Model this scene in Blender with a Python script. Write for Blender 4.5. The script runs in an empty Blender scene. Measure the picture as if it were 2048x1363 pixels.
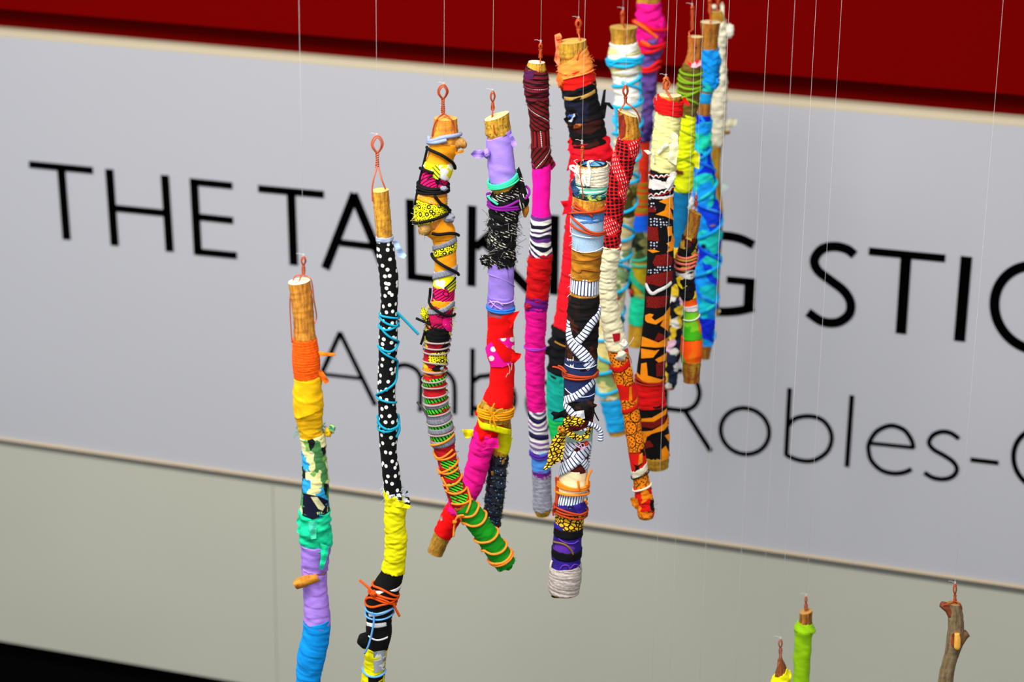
import bpy, math, random
import numpy as np
from mathutils import Vector, Matrix
from mathutils.geometry import delaunay_2d_cdt

random.seed(7)
rng = np.random.default_rng(7)
SC = bpy.context.scene
COL = SC.collection

# ------------------------------------------------------------------ camera
F = 4700.0                      # focal length for a 2048 px wide frame
CX, CY = 1024.0, 681.5
def unit(v):
    v = np.array(v, float)
    return v / np.linalg.norm(v)
DOWN = unit((-174.0, 13300.0, F))                       # world down, in camera axes (right, down, forward)
LEFT = unit((-15150.0, -(F * F + 174.0 * 15150.0) / 13300.0, F))   # along the wall to the left
XA, ZA = -LEFT, -DOWN
YA = unit(np.cross(ZA, XA))
RW = np.array([XA, YA, ZA])                             # camera axes -> world
WALL_D = 4.3
CAM_H = 0.0                                             # set from the height of the floor below
def ray(px, py):
    return RW @ np.array([(px - CX) / F, (py - CY) / F, 1.0])
WALL_Y = WALL_D * ray(CX, CY)[1]
_r = ray(0, 1285)
CAM_H = 0.10 - WALL_Y / _r[1] * _r[2]                   # lower edge of the wall panels is 10 cm over the floor
CAM = np.array([0.0, 0.0, CAM_H])
def project(p):
    q = RW.T @ (np.asarray(p) - CAM)
    return CX + F * q[0] / q[2], CY + F * q[1] / q[2]
def on_wall(px, py, off=0.0):
    r = ray(px, py)
    return CAM + r * ((WALL_Y - off) / r[1])
cam_d = bpy.data.cameras.new('camera')
cam = bpy.data.objects.new('camera', cam_d)
COL.objects.link(cam)
rt, dn, fw = RW[:, 0], RW[:, 1], RW[:, 2]
cam.matrix_world = Matrix(((rt[0], -dn[0], -fw[0], CAM[0]), (rt[1], -dn[1], -fw[1], CAM[1]),
                           (rt[2], -dn[2], -fw[2], CAM[2]), (0, 0, 0, 1)))
cam_d.sensor_width = 36.0
cam_d.lens = F / 2048.0 * 36.0
cam_d.clip_start = 0.05
cam_d.dof.use_dof = True
cam_d.dof.focus_distance = 2.97
cam_d.dof.aperture_fstop = cam_d.lens / 1000 / 0.0178
SC.camera = cam

# ------------------------------------------------------------------ light
SC.view_settings.view_transform = 'Standard'
SC.view_settings.look = 'None'
SC.view_settings.gamma = 1.0
SC.view_settings.exposure = 0.22
SC.view_settings.use_curve_mapping = False
wd = bpy.data.worlds.new('world')
SC.world = wd
wd.use_nodes = True
bgn = wd.node_tree.nodes['Background']
bgn.inputs[0].default_value = (0.93, 0.96, 1.0, 1)
bgn.inputs[1].default_value = 0.78
ON_X = float(on_wall(CX, CY)[0])                         # where the middle of the picture meets the wall
def area(name, loc, target, size, power, color=(1, 1, 1), sy=None, spread=180):
    l = bpy.data.lights.new(name, 'AREA')
    l.energy = power
    l.color = color
    l.shape = 'RECTANGLE'
    l.size = size
    l.size_y = sy or size
    l.spread = math.radians(spread)
    o = bpy.data.objects.new(name, l)
    COL.objects.link(o)
    o.location = loc
    o.rotation_euler = (Vector(target) - Vector(loc)).to_track_quat('-Z', 'Y').to_euler()
    return o
area('added_soft_light', (ON_X - 0.1, 1.7, CAM_H + 1.1), (ON_X + 0.0, 3.9, 0.7), 2.2, 70, (1.0, 0.985, 0.96), 1.2, 115)  # added soft lamp out of view, shaped to brighten the middle of the wall

# ------------------------------------------------------------------ materials
def lin(c):
    out = []
    for v in c[:3]:
        v = v / 255.0
        out.append(v / 12.92 if v <= 0.04045 else ((v + 0.055) / 1.055) ** 2.4)
    return (*out, 1.0)

class Mat:
    def __init__(s, name, rough=0.85, spec=0.2):
        s.m = bpy.data.materials.new(name)
        s.m.use_nodes = True
        s.t = s.m.node_tree
        s.b = s.t.nodes['Principled BSDF']
        s.b.inputs['Roughness'].default_value = rough
        s.b.inputs['Specular IOR Level'].default_value = spec
    def n(s, kind, **kw):
        nd = s.t.nodes.new(kind)
        for k, v in kw.items():
            setattr(nd, k, v)
        return nd
    def put(s, sock, v):
        if v is None:
            return
        if isinstance(v, bpy.types.NodeSocket):
            s.t.links.new(v, sock)
        else:
            sock.default_value = v
    def uv(s, px=10.0, py=None, rot=0.0, off=(0, 0)):
        c = s.n('ShaderNodeTexCoord')
        a = s.n('ShaderNodeMapping')
        s.t.links.new(c.outputs['UV'], a.inputs[0])
        a.inputs['Rotation'].default_value = (0, 0, math.radians(rot))
        a.inputs['Location'].default_value = (off[0], off[1], 0)
        b = s.n('ShaderNodeMapping')
        s.t.links.new(a.outputs[0], b.inputs[0])
        b.inputs['Scale'].default_value = (1.0 / px, 1.0 / (py or px), 1)
        return b.outputs[0]
    def gen(s, scale):
        c = s.n('ShaderNodeTexCoord')
        b = s.n('ShaderNodeMapping')
        s.t.links.new(c.outputs['Object'], b.inputs[0])
        b.inputs['Scale'].default_value = scale
        return b.outputs[0]
    def noise(s, vec, scale=1.0, detail=2.0, dist=0.0):
        nd = s.n('ShaderNodeTexNoise')
        s.put(nd.inputs['Vector'], vec)
        nd.inputs['Scale'].default_value = scale
        nd.inputs['Detail'].default_value = detail
        nd.inputs['Distortion'].default_value = dist
        return nd.outputs[0]
    def vor(s, vec, scale=1.0, feature='F1', rnd=1.0, out=0, metric='EUCLIDEAN'):
        nd = s.n('ShaderNodeTexVoronoi', feature=feature, voronoi_dimensions='2D')
        if feature != 'DISTANCE_TO_EDGE':
            nd.distance = metric
        s.put(nd.inputs['Vector'], vec)
        nd.inputs['Scale'].default_value = scale
        nd.inputs['Randomness'].default_value = rnd
        return nd.outputs[out]
    def wave(s, vec, dist=0.0, dscale=1.0, direction='Y', profile='SAW', kind='BANDS'):
        """one cycle per unit of the vector (after the 20/2pi of the node)"""
        nd = s.n('ShaderNodeTexWave', wave_type=kind, wave_profile=profile)
        if kind == 'BANDS':
            nd.bands_direction = direction
        else:
            nd.rings_direction = 'Z'
        s.put(nd.inputs['Vector'], vec)
        nd.inputs['Scale'].default_value = math.pi / 10.0
        nd.inputs['Distortion'].default_value = dist
        nd.inputs['Detail'].default_value = 1.5
        nd.inputs['Detail Scale'].default_value = dscale
        return nd.outputs[1]
    def math(s, op, a, b=0.5):
        nd = s.n('ShaderNodeMath', operation=op)
        s.put(nd.inputs[0], a)
        s.put(nd.inputs[1], b)
        return nd.outputs[0]
    def ramp(s, fac, stops, constant=True):
        nd = s.n('ShaderNodeValToRGB')
        r = nd.color_ramp
        r.interpolation = 'CONSTANT' if constant else 'LINEAR'
        while len(r.elements) < len(stops):
            r.elements.new(0.5)
        for e, (p, c) in zip(r.elements, stops):
            e.position = p
            e.color = lin(c) if not isinstance(c, float) else (c, c, c, 1)
        s.put(nd.inputs[0], fac)
        return nd.outputs[0]
    def mix(s, fac, a, b, mode='MIX'):
        nd = s.n('ShaderNodeMix', data_type='RGBA', blend_type=mode)
        s.put(nd.inputs[0], fac)
        for sock, v in ((nd.inputs[6], a), (nd.inputs[7], b)):
            s.put(sock, lin(v) if isinstance(v, tuple) and not isinstance(v, bpy.types.NodeSocket) else v)
        return nd.outputs[2]
    def done(s, color, bump=0.25, bscale=1.3, bsock=None):
        s.put(s.b.inputs['Base Color'], lin(color) if isinstance(color, tuple) else color)
        if bump:
            nd = s.n('ShaderNodeBump')
            nd.inputs['Strength'].default_value = bump
            nd.inputs['Distance'].default_value = 0.0008
            s.put(nd.inputs['Height'], bsock if bsock is not None else s.noise(s.uv(bscale * 2), 1.0, 3.0))
            s.t.links.new(nd.outputs[0], s.b.inputs['Normal'])
        return s.m

CACHE = {}
LAB = {}
HUES = (('black', (8, 8, 10)), ('white', (242, 240, 236)), ('cream', (246, 236, 190)), ('grey', (150, 150, 158)), ('red', (235, 14, 14)), ('dark red', (140, 14, 20)),
        ('orange', (255, 140, 24)), ('amber', (255, 192, 4)), ('yellow', (244, 236, 4)), ('lime green', (150, 204, 8)), ('green', (20, 160, 30)), ('mint green', (24, 216, 160)),
        ('teal', (14, 170, 160)), ('turquoise', (20, 160, 200)), ('sky blue', (20, 150, 236)), ('blue', (20, 80, 220)), ('navy', (24, 34, 76)), ('pale blue', (170, 190, 226)),
        ('lavender', (174, 138, 238)), ('purple', (124, 26, 144)), ('violet', (100, 70, 150)), ('hot pink', (250, 10, 150)), ('rose pink', (226, 170, 200)), ('brown', (120, 66, 24)),
        ('rust', (200, 80, 24)), ('tan', (196, 146, 64)), ('olive', (120, 110, 30)), ('taupe', (164, 150, 142)))
def hue(c):
    return min(HUES, key=lambda h: sum((a - b) ** 2 for a, b in zip(h[1], c)))[0]
KINDS = {'tweed': 'black and white tweed', 'sequin': 'navy glitter', 'lace': 'yellow and black dotted', 'leaf': 'pink leaf print', 'cells': 'black and gold animal print', 'leopard': 'black and gold animal print',
         'citrus': 'orange wheel print', 'holes': 'red netting', 'chevron': 'maroon striped'}
def mlab(mat, name):
    d = LAB.get(mat.name)
    n = name.replace('_', ' ')
    if not d:
        return None
    w = [x for x in d.split() if x not in n.split()]
    return ' '.join(w + [n])
def cached(fn):
    def w(*a, **k):
        key = (fn.__name__, a, tuple(sorted(k.items())))
        if key not in CACHE:
            CACHE[key] = fn(*a, **k)
            c0 = a[0] if a and isinstance(a[0], tuple) else None
            nm = fn.__name__
            d = KINDS.get(nm)
            if d is None and c0 and nm in ('plain', 'yarnmat', 'cordmat', 'denim'):
                d = hue(c0)
            elif d is None and c0 and nm in ('stripes', 'dots'):
                d = hue(c0) + ' and ' + hue(a[1]) + (' striped' if nm == 'stripes' else ' dotted')
            elif d is None and c0 and nm in ('camo', 'multistripe'):
                h = list(dict.fromkeys(hue(q) for q in c0))[:3]
                d = ' and '.join(h) + (' patterned' if nm == 'camo' else ' striped')
            if d:
                LAB[CACHE[key].name] = d
        return CACHE[key]
    return w
def dark(c, f):
    return tuple(max(0, v * f) for v in c)

@cached
def plain(c, v=0.82, scale=26):
    m = Mat('cloth')
    n = m.noise(m.uv(scale, scale * 0.4, 12), 1.0, 4.0, 0.4)
    return m.done(m.mix(m.ramp(n, [(0.35, 1.0), (0.62, 0.0)], False), c, dark(c, v)), 0.35)
@cached
def yarnmat(c, c2=None, per=3.2):
    m = Mat('yarn')
    n = m.noise(m.uv(9, 2.0, 6), 1.0, 3.0)
    return m.done(m.mix(m.ramp(n, [(0.38, 0.0), (0.62, 1.0)], False), c2 or dark(c, 0.72), c), 0.5, 0.6)
@cached
def cordmat(c):
    m = Mat('cord', 0.75)
    return m.done(c, 0.2, 0.5)
@cached
def stripes(c1, c2, per=10, duty=0.5, rot=0, dist=0.6, off=0.0):
    m = Mat('striped_cloth')
    w = m.wave(m.uv(per, per, rot, (0, off)), dist, 0.35)
    return m.done(m.ramp(w, [(0, c1), (duty, c2)]), 0.3)
@cached
def multistripe(cols, per=30, rot=0, dist=1.5, dscale=0.4):
    m = Mat('striped_cloth')
    w = m.wave(m.uv(per, per, rot), dist, dscale)
    return m.done(m.ramp(w, [(i / len(cols), c) for i, c in enumerate(cols)]), 0.3)
@cached
def dots(bg, fg, per=10, size=0.3, rnd=0.75, second=None):
    m = Mat('dotted_cloth')
    d = m.vor(m.uv(per), 1.0, 'F1', rnd)
    stops = [(0, fg), (size, bg)] if second is None else [(0, second), (size * 0.45, fg), (size, bg)]
    return m.done(m.ramp(d, stops), 0.3)
@cached
def cells(line, fill, per=8, wid=0.09, sx=1.0, rot=0, second=None):
    """dark lines between irregular patches"""
    m = Mat('printed_cloth')
    v = m.uv(per * sx, per, rot)
    d = m.vor(v, 1.0, 'DISTANCE_TO_EDGE', 1.0)
    base = fill
    if second:
        base = m.ramp(m.noise(m.uv(per * 2.5), 1.0, 1.0), [(0, fill), (0.55, second)])
    k = m.ramp(d, [(0, 0.0), (wid, 1.0)])
    return m.done(m.mix(k, line, base), 0.3)
@cached
def camo(cols, per=16, sx=1.0, rot=0, detail=1.5, dist=0.8):
    """patches of several colours"""
    m = Mat('printed_cloth')
    per = per * 1.15
    v = m.uv(per * sx, per, rot)
    nz = m.n('ShaderNodeTexNoise')
    m.put(nz.inputs['Vector'], v)
    nz.inputs['Scale'].default_value = 1.1
    nz.inputs['Detail'].default_value = detail * 0.6
    sub = m.n('ShaderNodeVectorMath', operation='MULTIPLY_ADD')
    m.put(sub.inputs[0], nz.outputs['Color'])
    sub.inputs[1].default_value = (1.5 * dist + 0.3, 1.5 * dist + 0.3, 0)
    m.put(sub.inputs[2], v)
    cc = m.vor(sub.outputs[0], 1.0, 'F1', 1.0, 1)
    sep = m.n('ShaderNodeSeparateColor')
    m.put(sep.inputs[0], cc)
    return m.done(m.ramp(sep.outputs[0], [(i / len(cols), c) for i, c in enumerate(cols)]), 0.3)
@cached
def rings(bg, fg, per=12, n=3, per2=None):
    """concentric rings round scattered centres"""
    m = Mat('printed_cloth')
    d = m.vor(m.uv(per), 1.0, 'F1', 0.55)
    f = m.math('FRACT', m.math('MULTIPLY', d, n * 1.6))
    return m.done(m.ramp(f, [(0, fg), (0.45, bg)]), 0.3)
@cached
def tweed():
    m = Mat('woven_tweed')
    a = m.wave(m.uv(30, 5.0, 24), 1.2, 2.0)
    b = m.noise(m.uv(8.0, 3.6, 24), 1.0, 0.5)
    n = m.noise(m.uv(36, 20, 15), 1.0, 1.0)
    f = m.math('MULTIPLY', m.math('GREATER_THAN', a, 0.55), m.math('GREATER_THAN', b, 0.5))
    f = m.math('MULTIPLY', f, m.math('GREATER_THAN', n, 0.5))
    return m.done(m.mix(f, (9, 9, 11), (212, 206, 188)), 0.6)
@cached
def denim(c, c2):
    m = Mat('denim')
    n = m.noise(m.uv(3.0, 2.0, 30), 1.0, 3.0)
    n2 = m.noise(m.uv(30), 1.0, 2.0)
    return m.done(m.mix(n2, m.mix(m.ramp(n, [(0.4, 0.0), (0.6, 1.0)], False), c, c2), c), 0.6, 0.8)
@cached
def holes(c, c2, white):
    """red quilted netting: dark holes in rows, fine pale stitches in between"""
    m = Mat('quilted_netting')
    v = m.uv(8.5, 7.0, -12)
    d = m.vor(v, 1.0, 'F1', 0.0)
    n = m.noise(m.uv(60, 34, 25), 1.0, 0.0)
    k = m.math('MULTIPLY', m.math('LESS_THAN', d, 0.40), m.math('GREATER_THAN', n, 0.46))
    w1 = m.wave(m.uv(8.0, 4.6, 62), 0.3, 1.0)
    w2 = m.wave(m.uv(8.0, 8.0, -28), 0.3, 1.0)
    st = m.math('MULTIPLY', m.math('GREATER_THAN', w1, 0.80), m.math('GREATER_THAN', w2, 0.40))
    st = m.math('MULTIPLY', st, m.math('LESS_THAN', n, 0.43))
    base = m.mix(k, c, c2)
    return m.done(m.mix(st, base, white), 0.5)
@cached
def african(c=(255, 150, 12), k=(4, 3, 4), r=(150, 18, 12)):
    m = Mat('wax_print')
    v = m.uv(24, 30, 20)
    n = m.noise(v, 1.0, 0.6, 1.6)
    ring = m.vor(m.uv(11), 1.0, 'F1', 0.45)
    rr = m.ramp(m.math('FRACT', m.math('MULTIPLY', ring, 5.0)), [(0, r), (0.5, dark(r, 0.35))])
    n2 = m.noise(m.uv(40, 46, -30, (30, 0)), 1.0, 0.4, 0.8)
    a = m.mix(m.math('GREATER_THAN', n2, 0.60), k, rr)
    f = m.math('GREATER_THAN', n, 0.53)
    return m.done(m.mix(f, a, c), 0.25)
@cached
def citrus(c=(255, 140, 10), k=(20, 6, 4), per=30):
    """orange cloth printed with black wheels and rays"""
    m = Mat('wax_print')
    v = m.uv(per, per, 15)
    d = m.vor(v, 1.0, 'F1', 0.7)
    rim = m.math('MULTIPLY', m.math('GREATER_THAN', d, 0.40), m.math('LESS_THAN', d, 0.46))
    small = m.vor(m.uv(per * 0.28, per * 0.2), 1.0, 'DISTANCE_TO_EDGE', 0.9)
    ray_ = m.math('MULTIPLY', m.math('LESS_THAN', small, 0.075), m.math('GREATER_THAN', d, 0.46))
    pip = m.vor(m.uv(per * 0.22, per * 0.22, 40), 1.0, 'F1', 0.3)
    pips = m.math('MULTIPLY', m.math('LESS_THAN', pip, 0.24), m.math('LESS_THAN', d, 0.36))
    f = m.math('MAXIMUM', m.math('MAXIMUM', rim, ray_), pips)
    return m.done(m.mix(f, c, k), 0.25)
@cached
def chevron(c1, c2, c3, per=9, rot=0):
    m = Mat('woven_stripe')
    w = m.wave(m.uv(per, per, rot), 0.3, 0.3)
    w2 = m.wave(m.uv(per * 5.0, per * 5.0, rot, (0, 3)), 0.2, 0.3)
    dash = m.wave(m.uv(4, 4, rot + 90), 0, 1)
    base = m.ramp(w, [(0, c1), (0.5, c2), (0.9, dark(c1, 1.25))])
    f = m.math('MULTIPLY', m.math('GREATER_THAN', w2, 0.965), m.math('GREATER_THAN', dash, 0.3))
    return m.done(m.mix(f, base, c3), 0.4)
@cached
def leaf(c=(226, 8, 98), k=(40, 0, 24)):
    """pink leaf print: fine curved ribs on one half"""
    m = Mat('printed_cloth')
    w = m.wave(m.uv(5.6, 5.6, -38), 2.2, 0.12)
    n = m.noise(m.uv(26, 20), 1.0, 0.0)
    f = m.math('MULTIPLY', m.math('GREATER_THAN', w, 0.68), m.math('GREATER_THAN', n, 0.44))
    edge = m.math('LESS_THAN', m.math('ABSOLUTE', m.math('SUBTRACT', n, 0.44)), 0.022)
    return m.done(m.mix(m.math('MAXIMUM', f, edge), c, k), 0.25)
@cached
def lace(c=(240, 226, 8), k=(14, 12, 4)):
    """yellow cloth with black dots of two sizes"""
    m = Mat('printed_cloth')
    d1 = m.vor(m.uv(4.4), 1.0, 'F1', 0.55)
    d2 = m.vor(m.uv(14.0), 1.0, 'F1', 0.8)
    a = m.math('LESS_THAN', d1, 0.27)
    b = m.math('MULTIPLY', m.math('LESS_THAN', d2, 0.30), m.math('GREATER_THAN', d2, 0.14))
    w = m.math('LESS_THAN', d2, 0.05)
    return m.done(m.mix(w, m.mix(m.math('MAXIMUM', m.math('MULTIPLY', a, m.math('GREATER_THAN', d2, 0.36)), b), c, k), (255, 255, 250)), 0.25)
@cached
def leopard(c=(246, 190, 30), k=(14, 8, 4), per=6.5):
    m = Mat('animal_print')
    n = m.noise(m.uv(per * 1.5, per * 0.62, 20), 1.0, 1.2, 0.9)
    n2 = m.noise(m.uv(per * 3), 1.0, 1.0)
    base = m.mix(m.math('GREATER_THAN', n2, 0.55), c, dark(c, 0.72))
    return m.done(m.mix(m.math('LESS_THAN', n, 0.43), base, k), 0.3)
@cached
def sequin():
    m = Mat('sequin_cloth', 0.55, 0.5)
    d = m.vor(m.uv(3.4), 1.0, 'F1', 1.0)
    cc = m.vor(m.uv(3.4), 1.0, 'F1', 1.0, 1)
    sep = m.n('ShaderNodeSeparateColor')
    m.put(sep.inputs[0], cc)
    col = m.ramp(sep.outputs[0], [(0, (6, 10, 26)), (0.5, (12, 28, 60)), (0.74, (24, 78, 130)), (0.88, (90, 150, 180)), (0.965, (225, 245, 240))])
    k = m.math('LESS_THAN', d, 0.30)
    return m.done(m.mix(k, (3, 5, 14), col), 0.6)
@cached
def wood(c=(206, 150, 42), c2=(150, 96, 22), spots=0.5, px=7):
    m = Mat('bark', 0.7, 0.25)
    n = m.noise(m.uv(px, px * 4.5, 4), 1.0, 4.0, 0.4)
    n2 = m.noise(m.uv(5.0, 5.5), 1.0, 4.0)
    base = m.mix(m.ramp(n, [(0.36, 0.0), (0.66, 1.0)], False), c, c2)
    sp = m.ramp(n2, [(0.56, 0.0), (0.64, spots)], False)
    return m.done(m.mix(sp, base, dark(c2, 0.45)), 0.6, 2.0, n2)
@cached
def cutmat(c=(246, 226, 170), c2=(206, 168, 96)):
    m = Mat('cut_wood', 0.7)
    w = m.wave(m.uv(4.0), 1.2, 0.6, profile='SIN', kind='RINGS')
    return m.done(m.mix(m.math('MULTIPLY', w, 0.5), c, c2), 0.1)
@cached
def paint(c, rough=0.6, rel=0.04, c2=None, spec=0.25):
    m = Mat('paint', rough, spec)
    n = m.noise(m.gen((2.2, 2.2, 3.5)), 1.0, 4.0)
    return m.done(m.mix(n, c, c2 or dark(c, 0.95)), rel, 1.0, m.noise(m.gen((160, 160, 160)), 1.0, 2.0))
@cached
def solid(c, rough=0.6, metal=0.0, spec=0.3):
    m = Mat('surface', rough, spec)
    m.b.inputs['Metallic'].default_value = metal
    n = m.noise(m.gen((90, 90, 90)), 1.0, 2.0)
    return m.done(m.mix(n, c, dark(c, 0.85)), 0)
COPPER = solid((208, 88, 36), 0.4, 0.45, 0.4)
NYLON = solid((236, 232, 228), 0.35, 0.0, 0.5)
NYLON.node_tree.nodes['Principled BSDF'].inputs['Alpha'].default_value = 0.5

# ------------------------------------------------------------------ mesh helpers
def link(name, verts, faces, mat, parent=None, uvs=None, smooth=True, origin=None, kind=None, label=None):
    """one mesh object; verts are world points, made local to the parent"""
    org = np.array(parent.location) if parent is not None else (np.zeros(3) if origin is None else np.asarray(origin))
    v = np.asarray(verts, float) - org
    me = bpy.data.meshes.new(name)
    me.from_pydata(v.tolist(), [], [tuple(int(i) for i in f) for f in faces])
    if uvs is not None:
        ul = me.uv_layers.new(name='UVMap')
        u = np.asarray(uvs, float)
        idx = np.empty(len(me.loops), dtype=np.int32)
        me.loops.foreach_get('vertex_index', idx)
        ul.data.foreach_set('uv', u[idx].astype(np.float32).ravel())
    if smooth:
        me.polygons.foreach_set('use_smooth', [True] * len(me.polygons))
    me.materials.append(mat)
    o = bpy.data.objects.new(name, me)
    COL.objects.link(o)
    if parent is not None:
        o.parent = parent
    elif origin is not None:
        o.location = origin
    if kind:
        o['kind'] = kind
    if label:
        o['label'] = label
    return o

def catmull(pts, step):
    """dense points on a smooth curve through pts (any dimension; the first two give the length)"""
    p = np.asarray(pts, float)
    if len(p) == 2:
        n = max(2, int(np.linalg.norm(p[1, :2] - p[0, :2]) / step) + 1)
        t = np.linspace(0, 1, n)[:, None]
        return p[0] * (1 - t) + p[1] * t
    q = np.vstack([2 * p[0] - p[1], p, 2 * p[-1] - p[-2]])
    out = []
    for i in range(1, len(q) - 2):
        a, b, c, d = q[i - 1], q[i], q[i + 1], q[i + 2]
        n = max(2, int(np.linalg.norm(c[:2] - b[:2]) / step) + 1)
        t = np.linspace(0, 1, n, endpoint=False)[:, None]
        out.append(0.5 * ((2 * b) + (c - a) * t + (2 * a - 5 * b + 4 * c - d) * t ** 2 + (3 * b - a - 3 * c + d) * t ** 3))
    out.append(p[-1:])
    return np.vstack(out)

def sweep(pts, rad, sides=8, closed=False):
    """round tube along world points; returns verts, faces, uvs"""
    p = np.asarray(pts, float)
    n = len(p)
    rad = np.full(n, rad) if np.isscalar(rad) else np.asarray(rad)
    t = np.gradient(p, axis=0)
    t /= np.linalg.norm(t, axis=1)[:, None] + 1e-12
    ref = np.array([0.3, -0.9, 0.25])
    a = np.cross(t, ref)
    bad = np.linalg.norm(a, axis=1) < 0.05
    a[bad] = np.cross(t[bad], [1, 0, 0])
    a /= np.linalg.norm(a, axis=1)[:, None]
    for i in range(1, n):
        v = a[i - 1] - t[i] * np.dot(a[i - 1], t[i])
        l = np.linalg.norm(v)
        if l > 1e-6:
            a[i] = v / l
    b = np.cross(t, a)
    th = np.arange(sides) * 2 * math.pi / sides
    v = (p[:, None, :] + rad[:, None, None] * (np.cos(th)[None, :, None] * a[:, None, :] + np.sin(th)[None, :, None] * b[:, None, :])).reshape(-1, 3)
    f = []
    for i in range(n - 1):
        for j in range(sides):
            k = (j + 1) % sides
            f.append((i * sides + j, i * sides + k, (i + 1) * sides + k, (i + 1) * sides + j))
    f.append(tuple(range(sides))[::-1])
    f.append(tuple((n - 1) * sides + j for j in range(sides)))
    seg = np.concatenate([[0], np.cumsum(np.linalg.norm(np.diff(p, axis=0), axis=1))]) * 1600
    u = np.stack([np.tile(np.arange(sides) * 2.0, n), np.repeat(seg, sides)], axis=1)
    return v, f, u

class Bag:
    """collects pieces for one mesh"""
    def __init__(s):
        s.v, s.f, s.u, s.k = [], [], [], 0
    def add(s, v, f, u=None):
        v = np.asarray(v)
        s.v.append(v)
        s.f += [tuple(i + s.k for i in q) for q in f]
        s.u.append(np.asarray(u) if u is not None else np.zeros((len(v), 2)))
        s.k += len(v)
    def link(s, name, mat, parent, **kw):
        return link(name, np.vstack(s.v), s.f, mat, parent, np.vstack(s.u), **kw)

def fill_polygon(poly, grid):
    """triangles filling a 2-D polygon with a grid of inner points"""
    p = np.asarray(poly, float)
    b = []
    n = len(p)
    for i in range(n):
        a, c = p[i], p[(i + 1) % n]
        k = max(1, int(np.linalg.norm(c - a) / grid))
        for j in range(k):
            b.append(a + (c - a) * j / k)
    b = np.array(b)
    def inside(q):
        r = False
        j = len(b) - 1
        for i in range(len(b)):
            if (b[i, 1] > q[1]) != (b[j, 1] > q[1]) and q[0] < (b[j, 0] - b[i, 0]) * (q[1] - b[i, 1]) / (b[j, 1] - b[i, 1]) + b[i, 0]:
                r = not r
            j = i
        return r
    ins = []
    for x in np.arange(p[:, 0].min() + grid * 0.6, p[:, 0].max(), grid):
        for y in np.arange(p[:, 1].min() + grid * 0.6, p[:, 1].max(), grid):
            if inside((x, y)) and np.min(np.hypot(b[:, 0] - x, b[:, 1] - y)) > grid * 0.5:
                ins.append((x, y))
    pts = [Vector((float(x), float(y))) for x, y in b] + [Vector((float(x), float(y))) for x, y in ins]
    r = delaunay_2d_cdt(pts, [], [list(range(len(b)))], 1, 1e-4)
    return np.array([(v.x, v.y) for v in r[0]]), [tuple(f) for f in r[2]]

FH = unit((fw[0], fw[1], 0.0))              # level direction of view
NN = -FH                                    # faces the camera

def wob(th, s, amp, seed, kth=(1, 2, 3), ks=(0.03, 0.07, 0.15)):
    """smooth bumps periodic round the stick"""
    r = np.random.default_rng(seed)
    o = np.zeros(np.broadcast(th, s).shape)
    for _ in range(7):
        m = r.choice(kth) * r.choice((-1, 1))
        w = r.choice(ks) * r.uniform(0.6, 1.4)
        o = o + np.sin(m * th + s * w * 2 * math.pi / 2 + r.uniform(0, 6.28)) * r.uniform(0.4, 1.0)
    return amp * o / 3.0

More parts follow.
